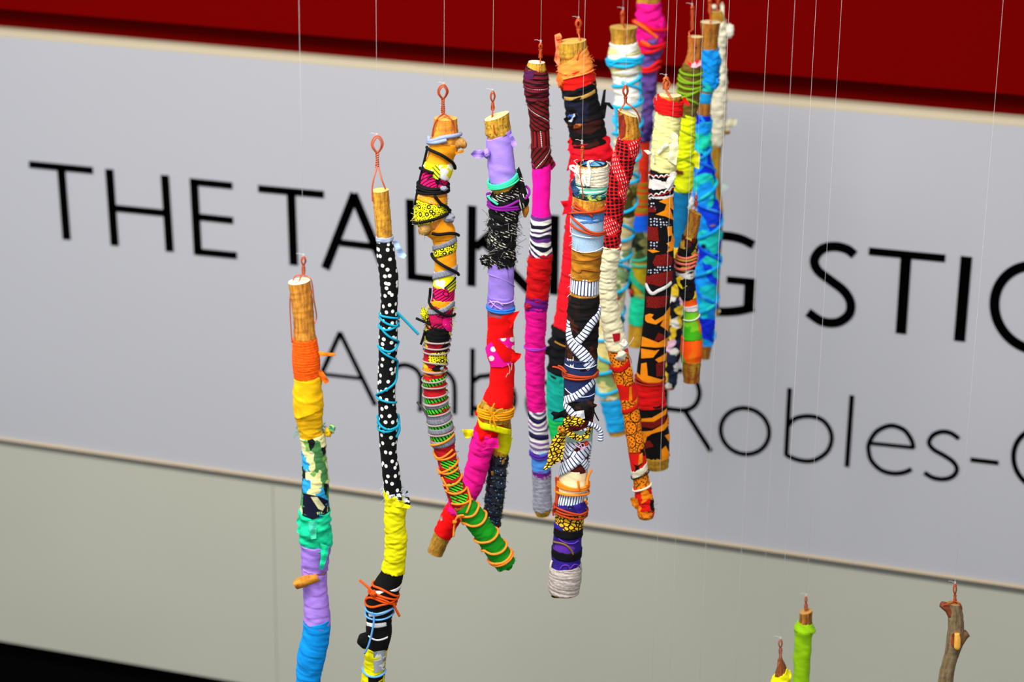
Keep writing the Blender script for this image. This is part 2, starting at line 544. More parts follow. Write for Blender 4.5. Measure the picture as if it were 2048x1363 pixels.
class Limb:
    def __init__(s, root, origin, pts, depth_off=0.0, wobble=0.0):
        """pts: photo x, y and half width; the axis lies in the upright plane through origin that faces the camera"""
        s.root, s.org = root, np.asarray(origin) + FH * depth_off
        c = catmull(pts, 2.0)
        keep = np.concatenate([[True], np.linalg.norm(np.diff(c[:, :2], axis=0), axis=1) > 0.3])
        c = c[keep]
        s.px = c
        s.P = np.array([s.plane(x, y) for x, y, _ in c])
        s.S = np.concatenate([[0], np.cumsum(np.linalg.norm(np.diff(c[:, :2], axis=0), axis=1))])
        dep = (s.P - CAM) @ fw
        s.K = dep / F
        s.R = c[:, 2] * s.K
        if wobble:
            s.P = s.P + FH[None, :] * (wobble * np.sin(s.S / 90.0 + pts[0][0]))[:, None]
        t = np.gradient(s.P, axis=0)
        s.T = t / np.linalg.norm(t, axis=1)[:, None]
        sd = np.cross(s.T, NN)
        sd /= np.linalg.norm(sd, axis=1)[:, None]
        if np.mean(sd @ rt) < 0:
            sd = -sd
        s.D = sd
        nn = np.cross(s.D, s.T)
        s.N = nn * np.sign(np.mean(nn @ NN))
        fr = s.P + s.N * s.R[:, None]
        s.fy = np.array([project(q)[1] for q in fr])
        s.k = float(np.mean(s.K))
        s.spans = []
        s.lay = 0
    def plane(s, x, y, toward=0.0):
        r = ray(x, y)
        o = s.org - FH * toward
        return CAM + r * (np.dot(o - CAM, FH) / np.dot(r, FH))
    def at(s, S):
        """interpolated axis data at lengths S"""
        S = np.asarray(S, float)
        o = []
        for a in (s.P, s.D, s.N, s.T):
            v = np.stack([np.interp(S, s.S, a[:, i]) for i in range(3)], axis=-1)
            over = np.where(S < 0, S, np.where(S > s.S[-1], S - s.S[-1], 0.0))
            if a is s.P and np.any(over != 0):
                v = v + over[..., None] * s.k * np.where((S < 0)[..., None], s.T[0], s.T[-1])
            o.append(v)
        return o[0], o[1], o[2], o[3], np.interp(S, s.S, s.R)
    def s_of(s, y):
        """length along the axis whose front shows at photo height y"""
        return float(np.interp(y, s.fy, s.S)) + (0 if s.fy[0] <= y <= s.fy[-1] else (y - s.fy[0] if y < s.fy[0] else y - s.fy[-1]))
    def pos(s, S, th, lift):
        """point on the surface: length, angle (90 degrees faces the camera), lift in photo px"""
        P, D, N, T, R = s.at(S)
        r = (R + np.asarray(lift) * s.k)[..., None]
        th = np.asarray(th)[..., None]
        return P + r * (np.cos(th) * D + np.sin(th) * N)
    def surf(s, x, y):
        """(length, angle, side offset in radii) of the front surface point seen at a photo point"""
        qx, qy = x, y
        for _ in range(5):
            Q = s.plane(qx, qy)
            i = int(np.argmin(((s.P - Q) ** 2).sum(1)))
            d = Q - s.P[i]
            S = s.S[i] + np.dot(d, s.T[i]) / s.k
            l = np.dot(d, s.D[i]) / s.R[i]
            u = max(-0.999, min(0.999, l))
            th = math.acos(u)
            ax, ay = project(s.pos(S, th, 0.0))
            if abs(l) > 1:
                ax += (l - u) * s.R[i] / s.k
            qx += x - ax
            qy += y - ay
        return S, th, l
    # -------------------------------------------------------------- parts
    def tube(s, name, S0, S1, mat, rf, nth=40, ds=2.0, e0=None, e1=None, rim=True, sub=None, **kw):
        th = np.arange(nth) * 2 * math.pi / nth - math.pi / 2
        n = max(3, int((S1 - S0) / ds) + 1)
        t = np.linspace(0, 1, n)[:, None]
        a = S0 + (e0(th) if e0 is not None else 0 * th)
        b = S1 + (e1(th) if e1 is not None else 0 * th)
        S = a[None, :] * (1 - t) + b[None, :] * t
        TH = np.broadcast_to(th[None, :], S.shape)
        L = rf(S, TH)
        if rim:
            S = np.vstack([S[:1] + 0.3, S, S[-1:] - 0.3])
            TH = np.vstack([TH[:1], TH, TH[-1:]])
            inn = -0.16 * np.interp(S[[0, -1]], s.S, s.R) / s.k
            L = np.vstack([inn[:1], L, inn[1:]])
        m = S.shape[0]
        v = s.pos(S, TH, L).reshape(-1, 3)
        rp = float(np.interp((S0 + S1) / 2, s.S, s.R)) / s.k
        arc = (TH + math.pi / 2 - math.pi)
        # the seam stays at the back: repeat the first column
        S2 = np.hstack([S, S[:, :1]])
        A2 = np.hstack([arc, arc[:, :1] + 2 * math.pi])
        v = v.reshape(m, nth, 3)
        v = np.concatenate([v, v[:, :1]], axis=1).reshape(-1, 3)
        w = nth + 1
        f = []
        for i in range(m - 1):
            for j in range(nth):
                f.append((i * w + j, (i + 1) * w + j, (i + 1) * w + j + 1, i * w + j + 1))
        uv = np.stack([-A2.ravel() * rp, -S2.ravel()], axis=1)
        return link(name, v, f, mat, sub or s.root, uv, **kw)
    def branch(s, mat, top=True, bottom=True, cut=None, tilt=0.0, name='branch', core=0.86, seed=1):
        """the bare stick inside, thinner under the wraps, with its sawn ends"""
        cut = cut or cutmat()
        sp = list(s.spans)
        def rf(S, TH):
            R = np.interp(S, s.S, s.R) / s.k
            k = np.ones_like(S)
            for a, b in sp:
                k = np.where((S > a + 2) & (S < b - 2), core, k)
            return R * (k - 1) + wob(TH, S, 0.035, seed) * R
        tl = (lambda th: tilt * np.cos(th)) if tilt else None
        o = s.tube(name, 0, s.S[-1], mat, rf, 32, 3.0, e0=tl, rim=False)
        for on, S, sg in ((top, 0.0, -1), (bottom, s.S[-1], 1)):
            if not on:
                continue
            th = np.arange(32) * 2 * math.pi / 32
            R = float(np.interp(S, s.S, s.R)) / s.k
            L = rf(np.full(32, S), th) + 0.1
            St = S + (tilt * np.cos(th) if sg < 0 else 0 * th)
            rim = s.pos(St + sg * 0.15, th, L)
            inner = s.pos(St * 0 + S + 0.55 * (St - S) + sg * 0.9, th, -0.45 * R)
            c = s.pos(np.array([S + sg * 1.2]), np.array([0.0]), np.array([-R]))
            v = np.vstack([rim, inner, c])
            f = []
            for j in range(32):
                k = (j + 1) % 32
                f += [(j, k, 32 + k, 32 + j), (32 + j, 32 + k, 64)]
            if sg > 0:
                f = [q[::-1] for q in f]
            uv = np.vstack([np.stack([np.cos(th) * R, np.sin(th) * R], 1), np.stack([np.cos(th), np.sin(th)], 1) * R * 0.55, [[0.3 * R, 0.1 * R]]])
            q = link('cut_end', v + np.array(0.0), f, cut, s.root, uv)
            q.parent = o
        return o
    def band(s, y0, y1, mat, style='wrap', pitch=13, amp=1.0, lift=0.0, t0=0.0, t1=0.0, rag=0.6, name='fabric_wrap', seed=None, slope=0.0, label=None, ds=2.0, nth=44, note=True):
        """a piece of cloth or yarn wound round the stick from photo height y0 to y1; t0, t1 tilt its ends (px, right end lower)"""
        S0, S1 = s.s_of(y0), s.s_of(y1)
        s.lay += 1
        sd = seed if seed is not None else int(y0 * 13 + s.px[0, 0])
        base = lift + 0.12 * (s.lay % 4)
        if note:
            s.spans.append((S0, S1))
        r = np.random.default_rng(sd)
        sl = slope if slope else r.uniform(-0.25, 0.25) * pitch
        ph = r.uniform(0, 6)
        def rf(S, TH):
            R = np.interp(S, s.S, s.R) / s.k
            if style == 'wrap':
                q = (S + sl * np.cos(TH + ph * 0.3) + wob(TH, S, pitch * 0.35, sd, (1, 2))) / pitch + TH / (2 * math.pi)
                fr = q - np.floor(q)
                d = 1.5 * amp * (np.minimum(fr * 1.25, 1) ** 0.8) * np.where(fr > 0.93, (1 - fr) / 0.07, 1.0) + wob(TH, S, 0.7 * amp, sd + 1, (2, 3, 4, 5), (0.05, 0.1, 0.2))
            elif style == 'yarn':
                q = (S + sl * np.cos(TH + ph) * 0.8 + wob(TH, S, pitch * 0.55, sd, (1, 2))) / pitch + TH / (2 * math.pi)
                d = 1.5 * amp * np.abs(np.sin(math.pi * q)) ** 0.7 + wob(TH, S, 0.5 * amp, sd + 1, (1, 2, 3), (0.03, 0.1))
            elif style == 'bunch':
                d = wob(TH, S, 4.2 * amp, sd, (1, 2, 3, 4), (0.03, 0.06, 0.09)) + wob(TH, S, 1.5 * amp, sd + 3, (3, 5, 6), (0.1, 0.16)) + amp
                d = np.maximum(d, -0.06 * R)
            else:       # smooth
                d = wob(TH, S, 0.9 * amp, sd, (1, 2, 3), (0.02, 0.05)) + 0.9 * amp * np.maximum(0, np.sin((S + 9 * np.cos(TH + ph)) / pitch * 3 + ph)) ** 6
            fade = 1.0
            return base + d * fade
        def edge(t, k):
            def e(th):
                rr = np.random.default_rng(sd + k)
                return t * np.cos(th) + wob(th, np.full_like(th, k * 3.0), rag * 0.8, sd + k, (1, 2, 3)) + rr.normal(0, rag, th.shape)
            return e
        return s.tube(name, S0, S1, mat, rf, nth, ds if style != 'yarn' else min(ds, pitch / 4.0), edge(t0, 5), edge(t1, 9), label=label or mlab(mat, name))
    def to_st(s, path, step=3.0):
        """photo path -> dense (length, arc) path on the front surface"""
        st = []
        for p in path:
            S, th, l = s.surf(p[0], p[1])
            if abs(l) >= 0.97:
                th = 0.0 if l > 0 else math.pi
            st.append((S, th))
        st = np.array(st)
        R = np.interp(st[:, 0], s.S, s.R) / s.k
        q = np.stack([st[:, 0], -st[:, 1] * R], 1)
        d = catmull(q, step)
        t = np.linspace(0, 1, len(q))
        # back to angles with the local radius
        Rd = np.interp(d[:, 0], s.S, s.R) / s.k
        return d[:, 0], -d[:, 1] / Rd
    def cord(s, paths, r, mat, name='cord', loop=False, lift=0.5, sides=8, label=None, sub=None):
        """cords laid on the front surface along photo paths; loop=True carries each one round the back"""
        bag = Bag()
        if isinstance(paths[0][0], (int, float)):
            paths = [paths]
        for path in paths:
            S, th = s.to_st(path)
            if loop:
                n = 22
                t = np.linspace(0, 1, n)[1:-1]
                a0, a1 = th[-1], th[0] + (2 * math.pi if th[-1] > th[0] else -2 * math.pi)
                S = np.concatenate([S, S[-1] * (1 - t) + S[0] * t, S[:1]])
                th = np.concatenate([th, a0 * (1 - t) + a1 * t, [a1]])
            p = s.pos(S, th, lift + r * 0.75)
            bag.add(*sweep(p, r * s.k, sides))
            if not loop:
                bag.link(name, mat, sub or s.root, label=label or mlab(mat, name))
                bag = Bag()
        return bag.link(name, mat, sub or s.root, label=label or mlab(mat, name)) if loop else None
    def helix(s, y0, y1, turns, r, mat, phase=0.0, sgn=1, name='cord', lift=0.5, jit=0.0):
        S0, S1 = s.s_of(y0), s.s_of(y1)
        n = int(abs(turns) * 26) + 4
        t = np.linspace(0, 1, n)
        th = phase + sgn * t * turns * 2 * math.pi
        S = S0 + (S1 - S0) * t
        if jit:
            S = S + jit * np.sin(th * 0.37 + phase) + jit * 0.6 * np.sin(th + phase * 2)
        p = s.pos(S, th, lift + r * 0.75)
        v, f, u = sweep(p, r * s.k, 8)
        return link(name, v, f, mat, s.root, u)
    def ribbon(s, path, w, mat, lift=1.2, name='fabric_strip', loop=False, label=None, rag=0.0):
        """flat strip of cloth following the surface along a photo path"""
        S, th = s.to_st(path, 3.0)
        if loop:
            n = 22
            t = np.linspace(0, 1, n)[1:-1]
            a1 = th[0] + (2 * math.pi if th[-1] > th[0] else -2 * math.pi)
            S = np.concatenate([S, S[-1] * (1 - t) + S[0] * t, S[:1]])
            th = np.concatenate([th, th[-1] * (1 - t) + a1 * t, [a1]])
        R = np.interp(S, s.S, s.R) / s.k
        a = th * R
        dS, da = np.gradient(S), np.gradient(a)
        l = np.hypot(dS, da) + 1e-9
        nS, na = da / l, -dS / l
        off = np.array([-1.0, -1.0, -0.5, 0, 0.5, 1.0, 1.0]) * w / 2
        lf = np.array([-0.6, lift, lift + 0.3, lift + 0.35, lift + 0.3, lift, -0.6])
        k = len(off)
        jag = 1 + rag * rng.normal(0, 1, (len(S), 1))
        SS = S[:, None] + nS[:, None] * off * jag
        TT = (a[:, None] + na[:, None] * off * jag) / R[:, None]
        v = s.pos(SS, TT, np.broadcast_to(lf, SS.shape)).reshape(-1, 3)
        f = [(i * k + j, i * k + j + 1, (i + 1) * k + j + 1, (i + 1) * k + j) for i in range(len(S) - 1) for j in range(k - 1)]
        ln = np.concatenate([[0], np.cumsum(np.hypot(np.diff(S), np.diff(a)))])
        uv = np.stack([np.broadcast_to(off, SS.shape).ravel(), np.repeat(ln, k)], 1)
        return link(name, v, f, mat, s.root, uv, label=label or mlab(mat, name))
    def patch(s, poly, mat, lift=1.6, name='fabric_patch', grid=4.0, label=None):
        """piece of cloth with a photo outline lying on the surface"""
        q, f = fill_polygon(poly, grid)
        v, v2 = [], []
        for x, y in q:
            S, th, l = s.surf(x, y)
            v.append(s.pos(S, th, lift))
        return link(name, np.array(v), f, mat, s.root, np.stack([q[:, 0], -q[:, 1]], 1), label=label or mlab(mat, name))
    def flap(s, poly, mat, toward=0.6, name='fabric_end', grid=4.0, thick=1.3, wave=1.5, lean=0.0, label=None):
        """loose piece of cloth standing off the stick, at 'toward' radii in front of the axis"""
        q, f = fill_polygon(poly, grid)
        c = q.mean(0)
        i = int(np.argmin((s.px[:, 0] - c[0]) ** 2 + (s.px[:, 1] - c[1]) ** 2))
        v, b = [], []
        for x, y in q:
            d = toward * s.R[i] + s.k * (wave * math.sin(x * 0.28 + y * 0.11) + wave * 0.7 * math.sin(y * 0.33 + c[0]) + lean * abs(x - s.px[i, 0]))
            v.append(s.plane(x, y, d))
            b.append(s.plane(x, y, d - thick * s.k))
        n = len(q)
        fs = list(f) + [tuple(n + k for k in t[::-1]) for t in f]
        ed = {}
        for t in f:
            for a, b2 in zip(t, t[1:] + t[:1]):
                ed[(a, b2)] = 1
        for a, b2 in list(ed):
            if (b2, a) not in ed:
                fs.append((b2, a, n + a, n + b2))
        uv = np.stack([q[:, 0], -q[:, 1]], 1)
        return link(name, np.array(v + b), fs, mat, s.root, np.vstack([uv, uv]), smooth=False, label=label or mlab(mat, name))
    def tail(s, paths, r, mat, name='cord_end', toward=0.5, sides=7, taper=1.0, label=None, sub=None):
        """free cords or wires along photo paths, standing in the stick's own plane; each point may carry its own 'toward'"""
        bag = Bag()
        if isinstance(paths[0][0], (int, float)):
            paths = [paths]
        for path in paths:
            q = np.array([(p[0], p[1], p[2] if len(p) > 2 else toward) for p in path], float)
            d = catmull(q, 2.0)
            i = int(np.argmin((s.px[:, 0] - d[0, 0]) ** 2 + (s.px[:, 1] - d[0, 1]) ** 2))
            p = np.array([s.plane(x, y, t * s.R[i]) for x, y, t in d])
            bag = Bag()
            bag.add(*sweep(p, np.linspace(r, r * taper, len(p)) * s.k, sides))
            o = bag.link(name, mat, sub or s.root, label=label or mlab(mat, name))
        return o
    def lump(s, x, y, rx, ry, mat, toward=0.4, name='knot', seed=0, rough=0.22, rot=0.0, label=None, rz=None):
        """small knot, bump or wad of cloth"""
        c = s.plane(x, y)
        i = int(np.argmin((s.px[:, 0] - x) ** 2 + (s.px[:, 1] - y) ** 2))
        c = s.plane(x, y, toward * s.R[i])
        nu, nv = 20, 14
        v, uv = [], []
        ca, sa = math.cos(math.radians(rot)), math.sin(math.radians(rot))
        for a in range(nv + 1):
            ph = math.pi * a / nv
            for b in range(nu):
                t = 2 * math.pi * b / nu
                k = 1 + float(wob(np.array(t), np.array(ph * 30), rough, seed + int(x), (1, 2, 3, 4)))
                ux, uy, uz = math.sin(ph) * math.cos(t) * rx * k, math.cos(ph) * ry * k, math.sin(ph) * math.sin(t) * (rz or (rx + ry) * 0.425) * k
                x2, y2 = ux * ca - uy * sa, ux * sa + uy * ca
                v.append(c + s.k * (x2 * rt + y2 * np.array([0, 0, 1.0]) + uz * NN))
                uv.append((b * 3.0 * rx / 10, a * 4.0 * ry / 10))
        f = [(a * nu + b, a * nu + (b + 1) % nu, (a + 1) * nu + (b + 1) % nu, (a + 1) * nu + b) for a in range(nv) for b in range(nu)]
        return link(name, np.array(v), f, mat, s.root, np.array(uv), label=label or mlab(mat, name))
    def stub(s, path, mat, toward=0.5, name='twig_stub', cut=None, sides=14):
        """broken side twig along photo path (x, y, half width)"""
        q = np.array(path, float)
        d = catmull(q, 2.0)
        i = int(np.argmin((s.px[:, 0] - d[0, 0]) ** 2 + (s.px[:, 1] - d[0, 1]) ** 2))
        p = np.array([s.plane(x, y, toward * s.R[i]) for x, y, _ in d])
        v, f, u = sweep(p, d[:, 2] * s.k, sides)
        o = link(name, v, f, mat, s.root, u)
        return o
    def fringe(s, y0, y1, n, ln, mat, r=0.4, sides_only=False, seed=3, name='frayed_threads', down=0.4):
        """frayed threads standing out from the cloth"""
        g = np.random.default_rng(seed)
        bag = Bag()
        S0, S1 = s.s_of(y0), s.s_of(y1)
        for _ in range(n):
            S = g.uniform(S0, S1)
            th = g.choice([g.normal(0.15, 0.35), g.normal(math.pi - 0.15, 0.35)]) if sides_only else g.uniform(-0.3, math.pi + 0.3)
            l = ln * g.uniform(0.35, 1.25)
            P, D, N, T, R = s.at(np.array(S))
            out = math.cos(th) * D + math.sin(th) * N
            tan = -math.sin(th) * D + math.cos(th) * N
            a, b, c = g.normal(0, 0.5), g.normal(0, 0.5), down * g.normal(0.5, 0.9)
            t = np.linspace(0, 1, 6)[:, None]
            p = P + out * R * 0.97 + s.k * l * (out * t * 0.8 + tan * (a * t + b * t * t) + np.array([0, 0, -1.0]) * (c * t * t) + T * g.normal(0, 0.35) * t)
            bag.add(*sweep(p, r * s.k, 3))
        return bag.link(name, mat, s.root, kind='stuff', smooth=False)
    def hook(s, x, yt, w, yl, yk, legs, r=1.25, turns=2.6, mat=None, toward=0.0, kw=2.6):
        """copper hanging wire: a loop from yt to yl, a twist from yl to yk, and legs down onto the stick (photo paths)"""
        mat = mat or COPPER
        bag = Bag()
        def add(path, rr=r):
            d = catmull(np.array(path, float), 1.5)
            bag.add(*sweep(np.array([s.plane(a, b, t * s.k) for a, b, t in d]), rr * s.k, 6))
        m = (yt + yl) / 2
        add([(x, yl, 0), (x - w * 0.42, m + (yl - yt) * 0.16, 1), (x - w * 0.5, m - (yl - yt) * 0.14, 1), (x - w * 0.22, yt + 1, 1), (x + w * 0.18, yt, 1),
             (x + w * 0.5, m - (yl - yt) * 0.12, 0), (x + w * 0.36, m + (yl - yt) * 0.2, -1), (x, yl, -1)])
        add([(x + 1.5, yl, 1), (x - w * 0.30, m + (yl - yt) * 0.18, 3), (x - w * 0.36, m - (yl - yt) * 0.1, 3), (x, yt + 2.5, 2.5), (x + w * 0.34, m - (yl - yt) * 0.14, 2.5), (x + w * 0.26, m + (yl - yt) * 0.2, 1), (x - 1, yl, 0)])
        n = int(turns * 12)
        jk = [1 + 0.35 * math.sin(i * 0.9 + x) for i in range(n + 1)]
        for ph in (0, math.pi):
            add([(x + kw * jk[i] * math.cos(ph + 2 * math.pi * turns * i / n), yl + (yk - yl) * i / n, kw * math.sin(ph + 2 * math.pi * turns * i / n)) for i in range(n + 1)], r * 0.85)
        for lg in legs:
            add([(a[0], a[1], (a[2] if len(a) > 2 else 0.0)) for a in lg])
        return bag.link('wire_loop', mat, s.root)

TOPZ = 3.35
def stick(name, label, depth, pts, wobble=0.0):
    x, y, _ = pts[0]
    r = ray(x, y)
    org = CAM + r * (depth / np.dot(r, fw))
    root = bpy.data.objects.new(name, None)
    COL.objects.link(root)
    root['label'] = label
    root['category'] = 'stick'
    root['group'] = 'wrapped sticks hung on threads'
    root.empty_display_size = 0.05
    l = Limb(root, org, pts, 0.0, wobble)
    root.location = tuple(float(v) for v in l.P[-1])
    return l
def thread(limb_or_depth, x, y, label, y_low=None):
    """clear line from a wire loop (or from below the picture) up to the ceiling"""
    if isinstance(limb_or_depth, Limb):
        p = limb_or_depth.plane(x, y)
    else:
        r = ray(x, y)
        p = CAM + r * (limb_or_depth / np.dot(r, fw))
    z0 = p[2]
    if y_low is not None:
        k = np.dot(p - CAM, FH)
        r = ray(x, y_low)
        z0 = (CAM + r * (k / np.dot(r, FH)))[2]
    n = 9
    pts = np.array([(p[0], p[1], z0 + (TOPZ - z0) * i / (n - 1)) for i in range(n)])
    v, f, u = sweep(pts, 0.00024, 6)
    bag = Bag()
    bag.add(v, f, u)
    if y_low is None:   # the tied end: a little knot with a stray tip
        bag.add(*sweep(np.array([p + np.array([0, 0, a]) + 0.0011 * np.array([math.cos(a * 4000), math.sin(a * 4000), 0]) for a in np.linspace(-0.0015, 0.004, 16)]), 0.0006, 5))
        bag.add(*sweep(np.array([p + np.array([0, 0, 0.002]), p + np.array([-0.005, 0, 0.004]), p + np.array([-0.009, 0, 0.0035])]), 0.0003, 4))
    o = link('hanging_thread', np.vstack(bag.v), bag.f, NYLON, None, np.vstack(bag.u), origin=(float(p[0]), float(p[1]), float(z0)))
    o['label'] = label
    o['category'] = 'thread'
    o['group'] = 'clear threads from the ceiling'
    return o

# ------------------------------------------------------------------ the setting
def box(name, x0, x1, y0, y1, z0, z1, mat, parent=None, kind='structure', bev=0.0):
    v = [(x, y, z) for z in (z0, z1) for y in (y0, y1) for x in (x0, x1)]
    f = [(0, 2, 3, 1), (4, 5, 7, 6), (0, 1, 5, 4), (2, 6, 7, 3), (0, 4, 6, 2), (1, 3, 7, 5)]
    o = link(name, v, f, mat, parent, smooth=False, kind=kind)
    if bev:
        b = o.modifiers.new('edge', 'BEVEL')
        b.width = bev
        b.segments = 2
    return o
def z_at(py, px=1024, off=0.0):
    return float(on_wall(px, py, off)[2])
XL, XR = -3.6, 3.2
Z_TOP = z_at(149)            # upper edge of the white panel
Z_LIP = z_at(104, off=0.012)
Z_BOT = z_at(1022)
Z_GRV = z_at(1044)
RED = paint((111, 0, 0), 0.9, 0.05, None, 0.02)
wall_back = box('wall_back', XL, XR, WALL_Y - 0.012, WALL_Y + 0.12, Z_LIP, TOPZ, RED)
box('trim_1', XL, XR, WALL_Y + 0.03, WALL_Y + 0.12, Z_TOP - 0.06, Z_LIP, paint((96, 0, 0), 0.9, 0.05, None, 0.02))
sign = bpy.data.objects.new('sign_panel', None)
COL.objects.link(sign)
sign['label'] = 'long pale grey sign panel with two rows of black lettering under the red wall'
sign['category'] = 'sign'
sign.location = (-0.2, WALL_Y, Z_BOT)
box('panel_board', XL, XR, WALL_Y, WALL_Y + 0.1, Z_BOT, Z_TOP - 0.013, paint((182, 182, 187), 0.55, 0.03, (178, 178, 183)), sign, None)
box('trim_2', XL, XR, WALL_Y - 0.004, WALL_Y + 0.05, Z_BOT - 0.004, Z_BOT - 0.0005, paint((222, 200, 166), 0.5, 0.03))
box('trim_3', XL, XR, WALL_Y + 0.012, WALL_Y + 0.1, Z_GRV, Z_BOT - 0.004, paint((146, 146, 138), 0.6, 0.03))  # recessed groove, painted darker grey for the shadow under the sign panel
# rounded top edge of the panel, warm reflected light painted in as cream
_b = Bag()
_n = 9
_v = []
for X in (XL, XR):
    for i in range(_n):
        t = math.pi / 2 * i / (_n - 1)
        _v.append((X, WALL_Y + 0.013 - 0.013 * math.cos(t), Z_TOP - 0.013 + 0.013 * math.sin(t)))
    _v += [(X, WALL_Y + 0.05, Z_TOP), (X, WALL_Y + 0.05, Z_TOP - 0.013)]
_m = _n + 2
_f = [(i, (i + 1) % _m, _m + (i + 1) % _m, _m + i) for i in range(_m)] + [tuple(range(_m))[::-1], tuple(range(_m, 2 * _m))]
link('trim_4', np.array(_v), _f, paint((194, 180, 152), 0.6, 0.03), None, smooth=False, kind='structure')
LOWC = paint((186, 186, 170), 0.6, 0.03)
xj = float(on_wall(545, 1100)[0])
wl = bpy.data.objects.new('wall_lower', None)
COL.objects.link(wl)
wl['kind'] = 'structure'
wl.location = (0, WALL_Y, 0.1)
for a, b in ((XL, xj - 0.0005), (xj + 0.0005, XR)):
    box('panel', a, b, WALL_Y + 0.008, WALL_Y + 0.1, 0.10, Z_GRV, LOWC, wl, None)
box('baseboard_back', XL, XR, WALL_Y + 0.05, WALL_Y + 0.1, 0.0, 0.10, paint((4, 4, 4), 0.9, 0.03, None, 0.03))
box('floor', XL, XR, -0.6, WALL_Y + 0.12, -0.06, 0.0, paint((3, 3, 3), 0.9, 0.05, None, 0.03))
box('ceiling', XL, XR, 1.9, WALL_Y + 0.12, TOPZ, TOPZ + 0.06, paint((214, 214, 210), 0.8, 0.03))

# ------------------------------------------------------------------ the lettering
INK = paint((1, 1, 1), 0.9, 0.02, None, 0.02)
SIGN_T = 0.0022
def letter(strokes):
    """one letter from strokes (photo path, stroke width in px), laid as cut vinyl on the panel"""
    bag = Bag()
    for path, w in strokes:
        q = catmull(np.array(path, float), 5.0) if len(path) > 2 else np.array(path, float)
        p = np.array([on_wall(x, y) for x, y in q])[:, [0, 2]]
        d = np.gradient(p, axis=0)
        d /= np.linalg.norm(d, axis=1)[:, None]
        nrm = np.stack([-d[:, 1], d[:, 0]], 1)
        dist = float(np.dot(on_wall(*q[0]) - CAM, fw))
        hw = w / 2 * dist / F
        a, b = p + nrm * hw, p - nrm * hw
        n = len(p)
        yf, yb = WALL_Y - SIGN_T, WALL_Y + 0.001
        v = [(x, yf, z) for x, z in a] + [(x, yf, z) for x, z in b] + [(x, yb, z) for x, z in a] + [(x, yb, z) for x, z in b]
        f = []
        for i in range(n - 1):
            f += [(i, i + 1, n + i + 1, n + i), (2 * n + i, 3 * n + i, 3 * n + i + 1, 2 * n + i + 1), (i, 2 * n + i, 2 * n + i + 1, i + 1), (n + i, n + i + 1, 3 * n + i + 1, 3 * n + i)]
        f += [(0, n, 3 * n, 2 * n), (n - 1, 3 * n - 1, 4 * n - 1, 2 * n - 1)]
        bag.add(np.array(v), f)
    return bag.link('letter', INK, sign, smooth=False)
def arc(cx, cy, rx, ry, a0, a1, n=26, shear=0.09):
    """points on a slanting ellipse, angles in degrees, 0 = right, 90 = up"""
    o = []
    for i in range(n + 1):
        a = math.radians(a0 + (a1 - a0) * i / n)
        x = rx * math.cos(a)
        o.append((cx + x, cy - ry * math.sin(a) + shear * x))
    return o
TB = 13.5
letter([([(59, 328), (186, 340.5)], TB), ([(122.5, 333), (134, 478)], 17.5)])                                                   # T
letter([([(219, 338), (230, 490)], 17.5), ([(330, 350), (340, 502)], 17.5), ([(224, 415), (335, 426)], TB)])                    # H
letter([([(388, 357), (396.5, 508)], 17.5), ([(381, 362.5), (465, 371)], TB), ([(392, 432.5), (466.5, 440.5)], TB), ([(389, 502), (474, 510.5)], TB)])  # E
letter([([(517, 376.5), (648, 388.5)], 14), ([(582.5, 382), (588, 529)], 18)])                                                  # T
letter([([(709.5, 387), (651, 536)], 18.5), ([(707, 387), (774, 547)], 18.5), ([(680, 484.5), (752, 493)], TB)])                # A
letter([([(820.5, 398), (823.5, 556)], 18), ([(815, 551.5), (902, 561)], TB)])                                                  # L
letter([([(944.5, 411), (943, 571)], 18), ([(951, 494), (1036, 420)], 17), ([(962, 476), (1066, 588)], 18.5)])                  # K
letter([([(1109.5, 430), (1107.5, 588)], 18.5)])                                                                                # I
letter([([(1180, 438), (1177, 594)], 19), ([(1288, 449), (1284, 606)], 19), ([(1181, 440), (1284, 603)], 19.5)])                # N
letter([([(1507, 489), (1482, 477), (1452, 471), (1420, 472), (1390, 484), (1369, 510), (1363, 546), (1371, 582), (1393, 609), (1420, 620), (1450, 622.5), (1480, 620), (1507, 613.5)], 17.5),
        ([(1500, 556), (1497, 618)], 20.5), ([(1454, 558.5), (1509, 563.5)], 14)])                                              # G
letter([([(1709, 509), (1694, 497.5), (1669, 492), (1644, 497.5), (1629, 518), (1636, 540), (1662.7, 561), (1688, 581), (1701, 603.5), (1699, 625.7), (1682, 641), (1662, 645), (1640, 640), (1616, 623.5)], 18.5)])  # S
letter([([(1738, 501.5), (1890.5, 516)], 15), ([(1812.5, 510), (1802, 666)], 21.5)])                                            # T
letter([([(1933, 512.5), (1919, 681)], 22.5)])                                                                                  # I
letter([(arc(2072, 615, 83, 84, 48, 312), 20)])                                                                                 # C
TH = 8.6
letter([([(680.5, 664), (616, 806)], 9.2), ([(680, 664), (751, 809)], 9.2), ([(640, 746.5), (722, 755.5)], 6.5)])               # A
letter([([(786, 724), (784, 816)], TH), ([(786, 742), (795, 732), (808, 728.5), (824, 732.5), (836, 742), (842, 757), (842, 780), (840.5, 822)], TH),
        ([(842, 762), (856, 745), (873, 738), (893, 743.5), (905, 756.5), (909.5, 776), (909.5, 827)], TH)])                    # m
letter([([(945.5, 696), (944.5, 832)], 9.2), ([(946, 762), (959, 752)] + arc(987, 793, 43, 44, 112, -150, 22), TH)])            # b
letter([(arc(1098, 808, 43, 44, 2, 322, 28), TH), ([(1056, 804), (1141, 812)], 6.5)])                                           # e
letter([([(1168, 772), (1165, 856)], TH), ([(1167, 798), (1176, 785), (1192, 782)], TH)])                                       # r
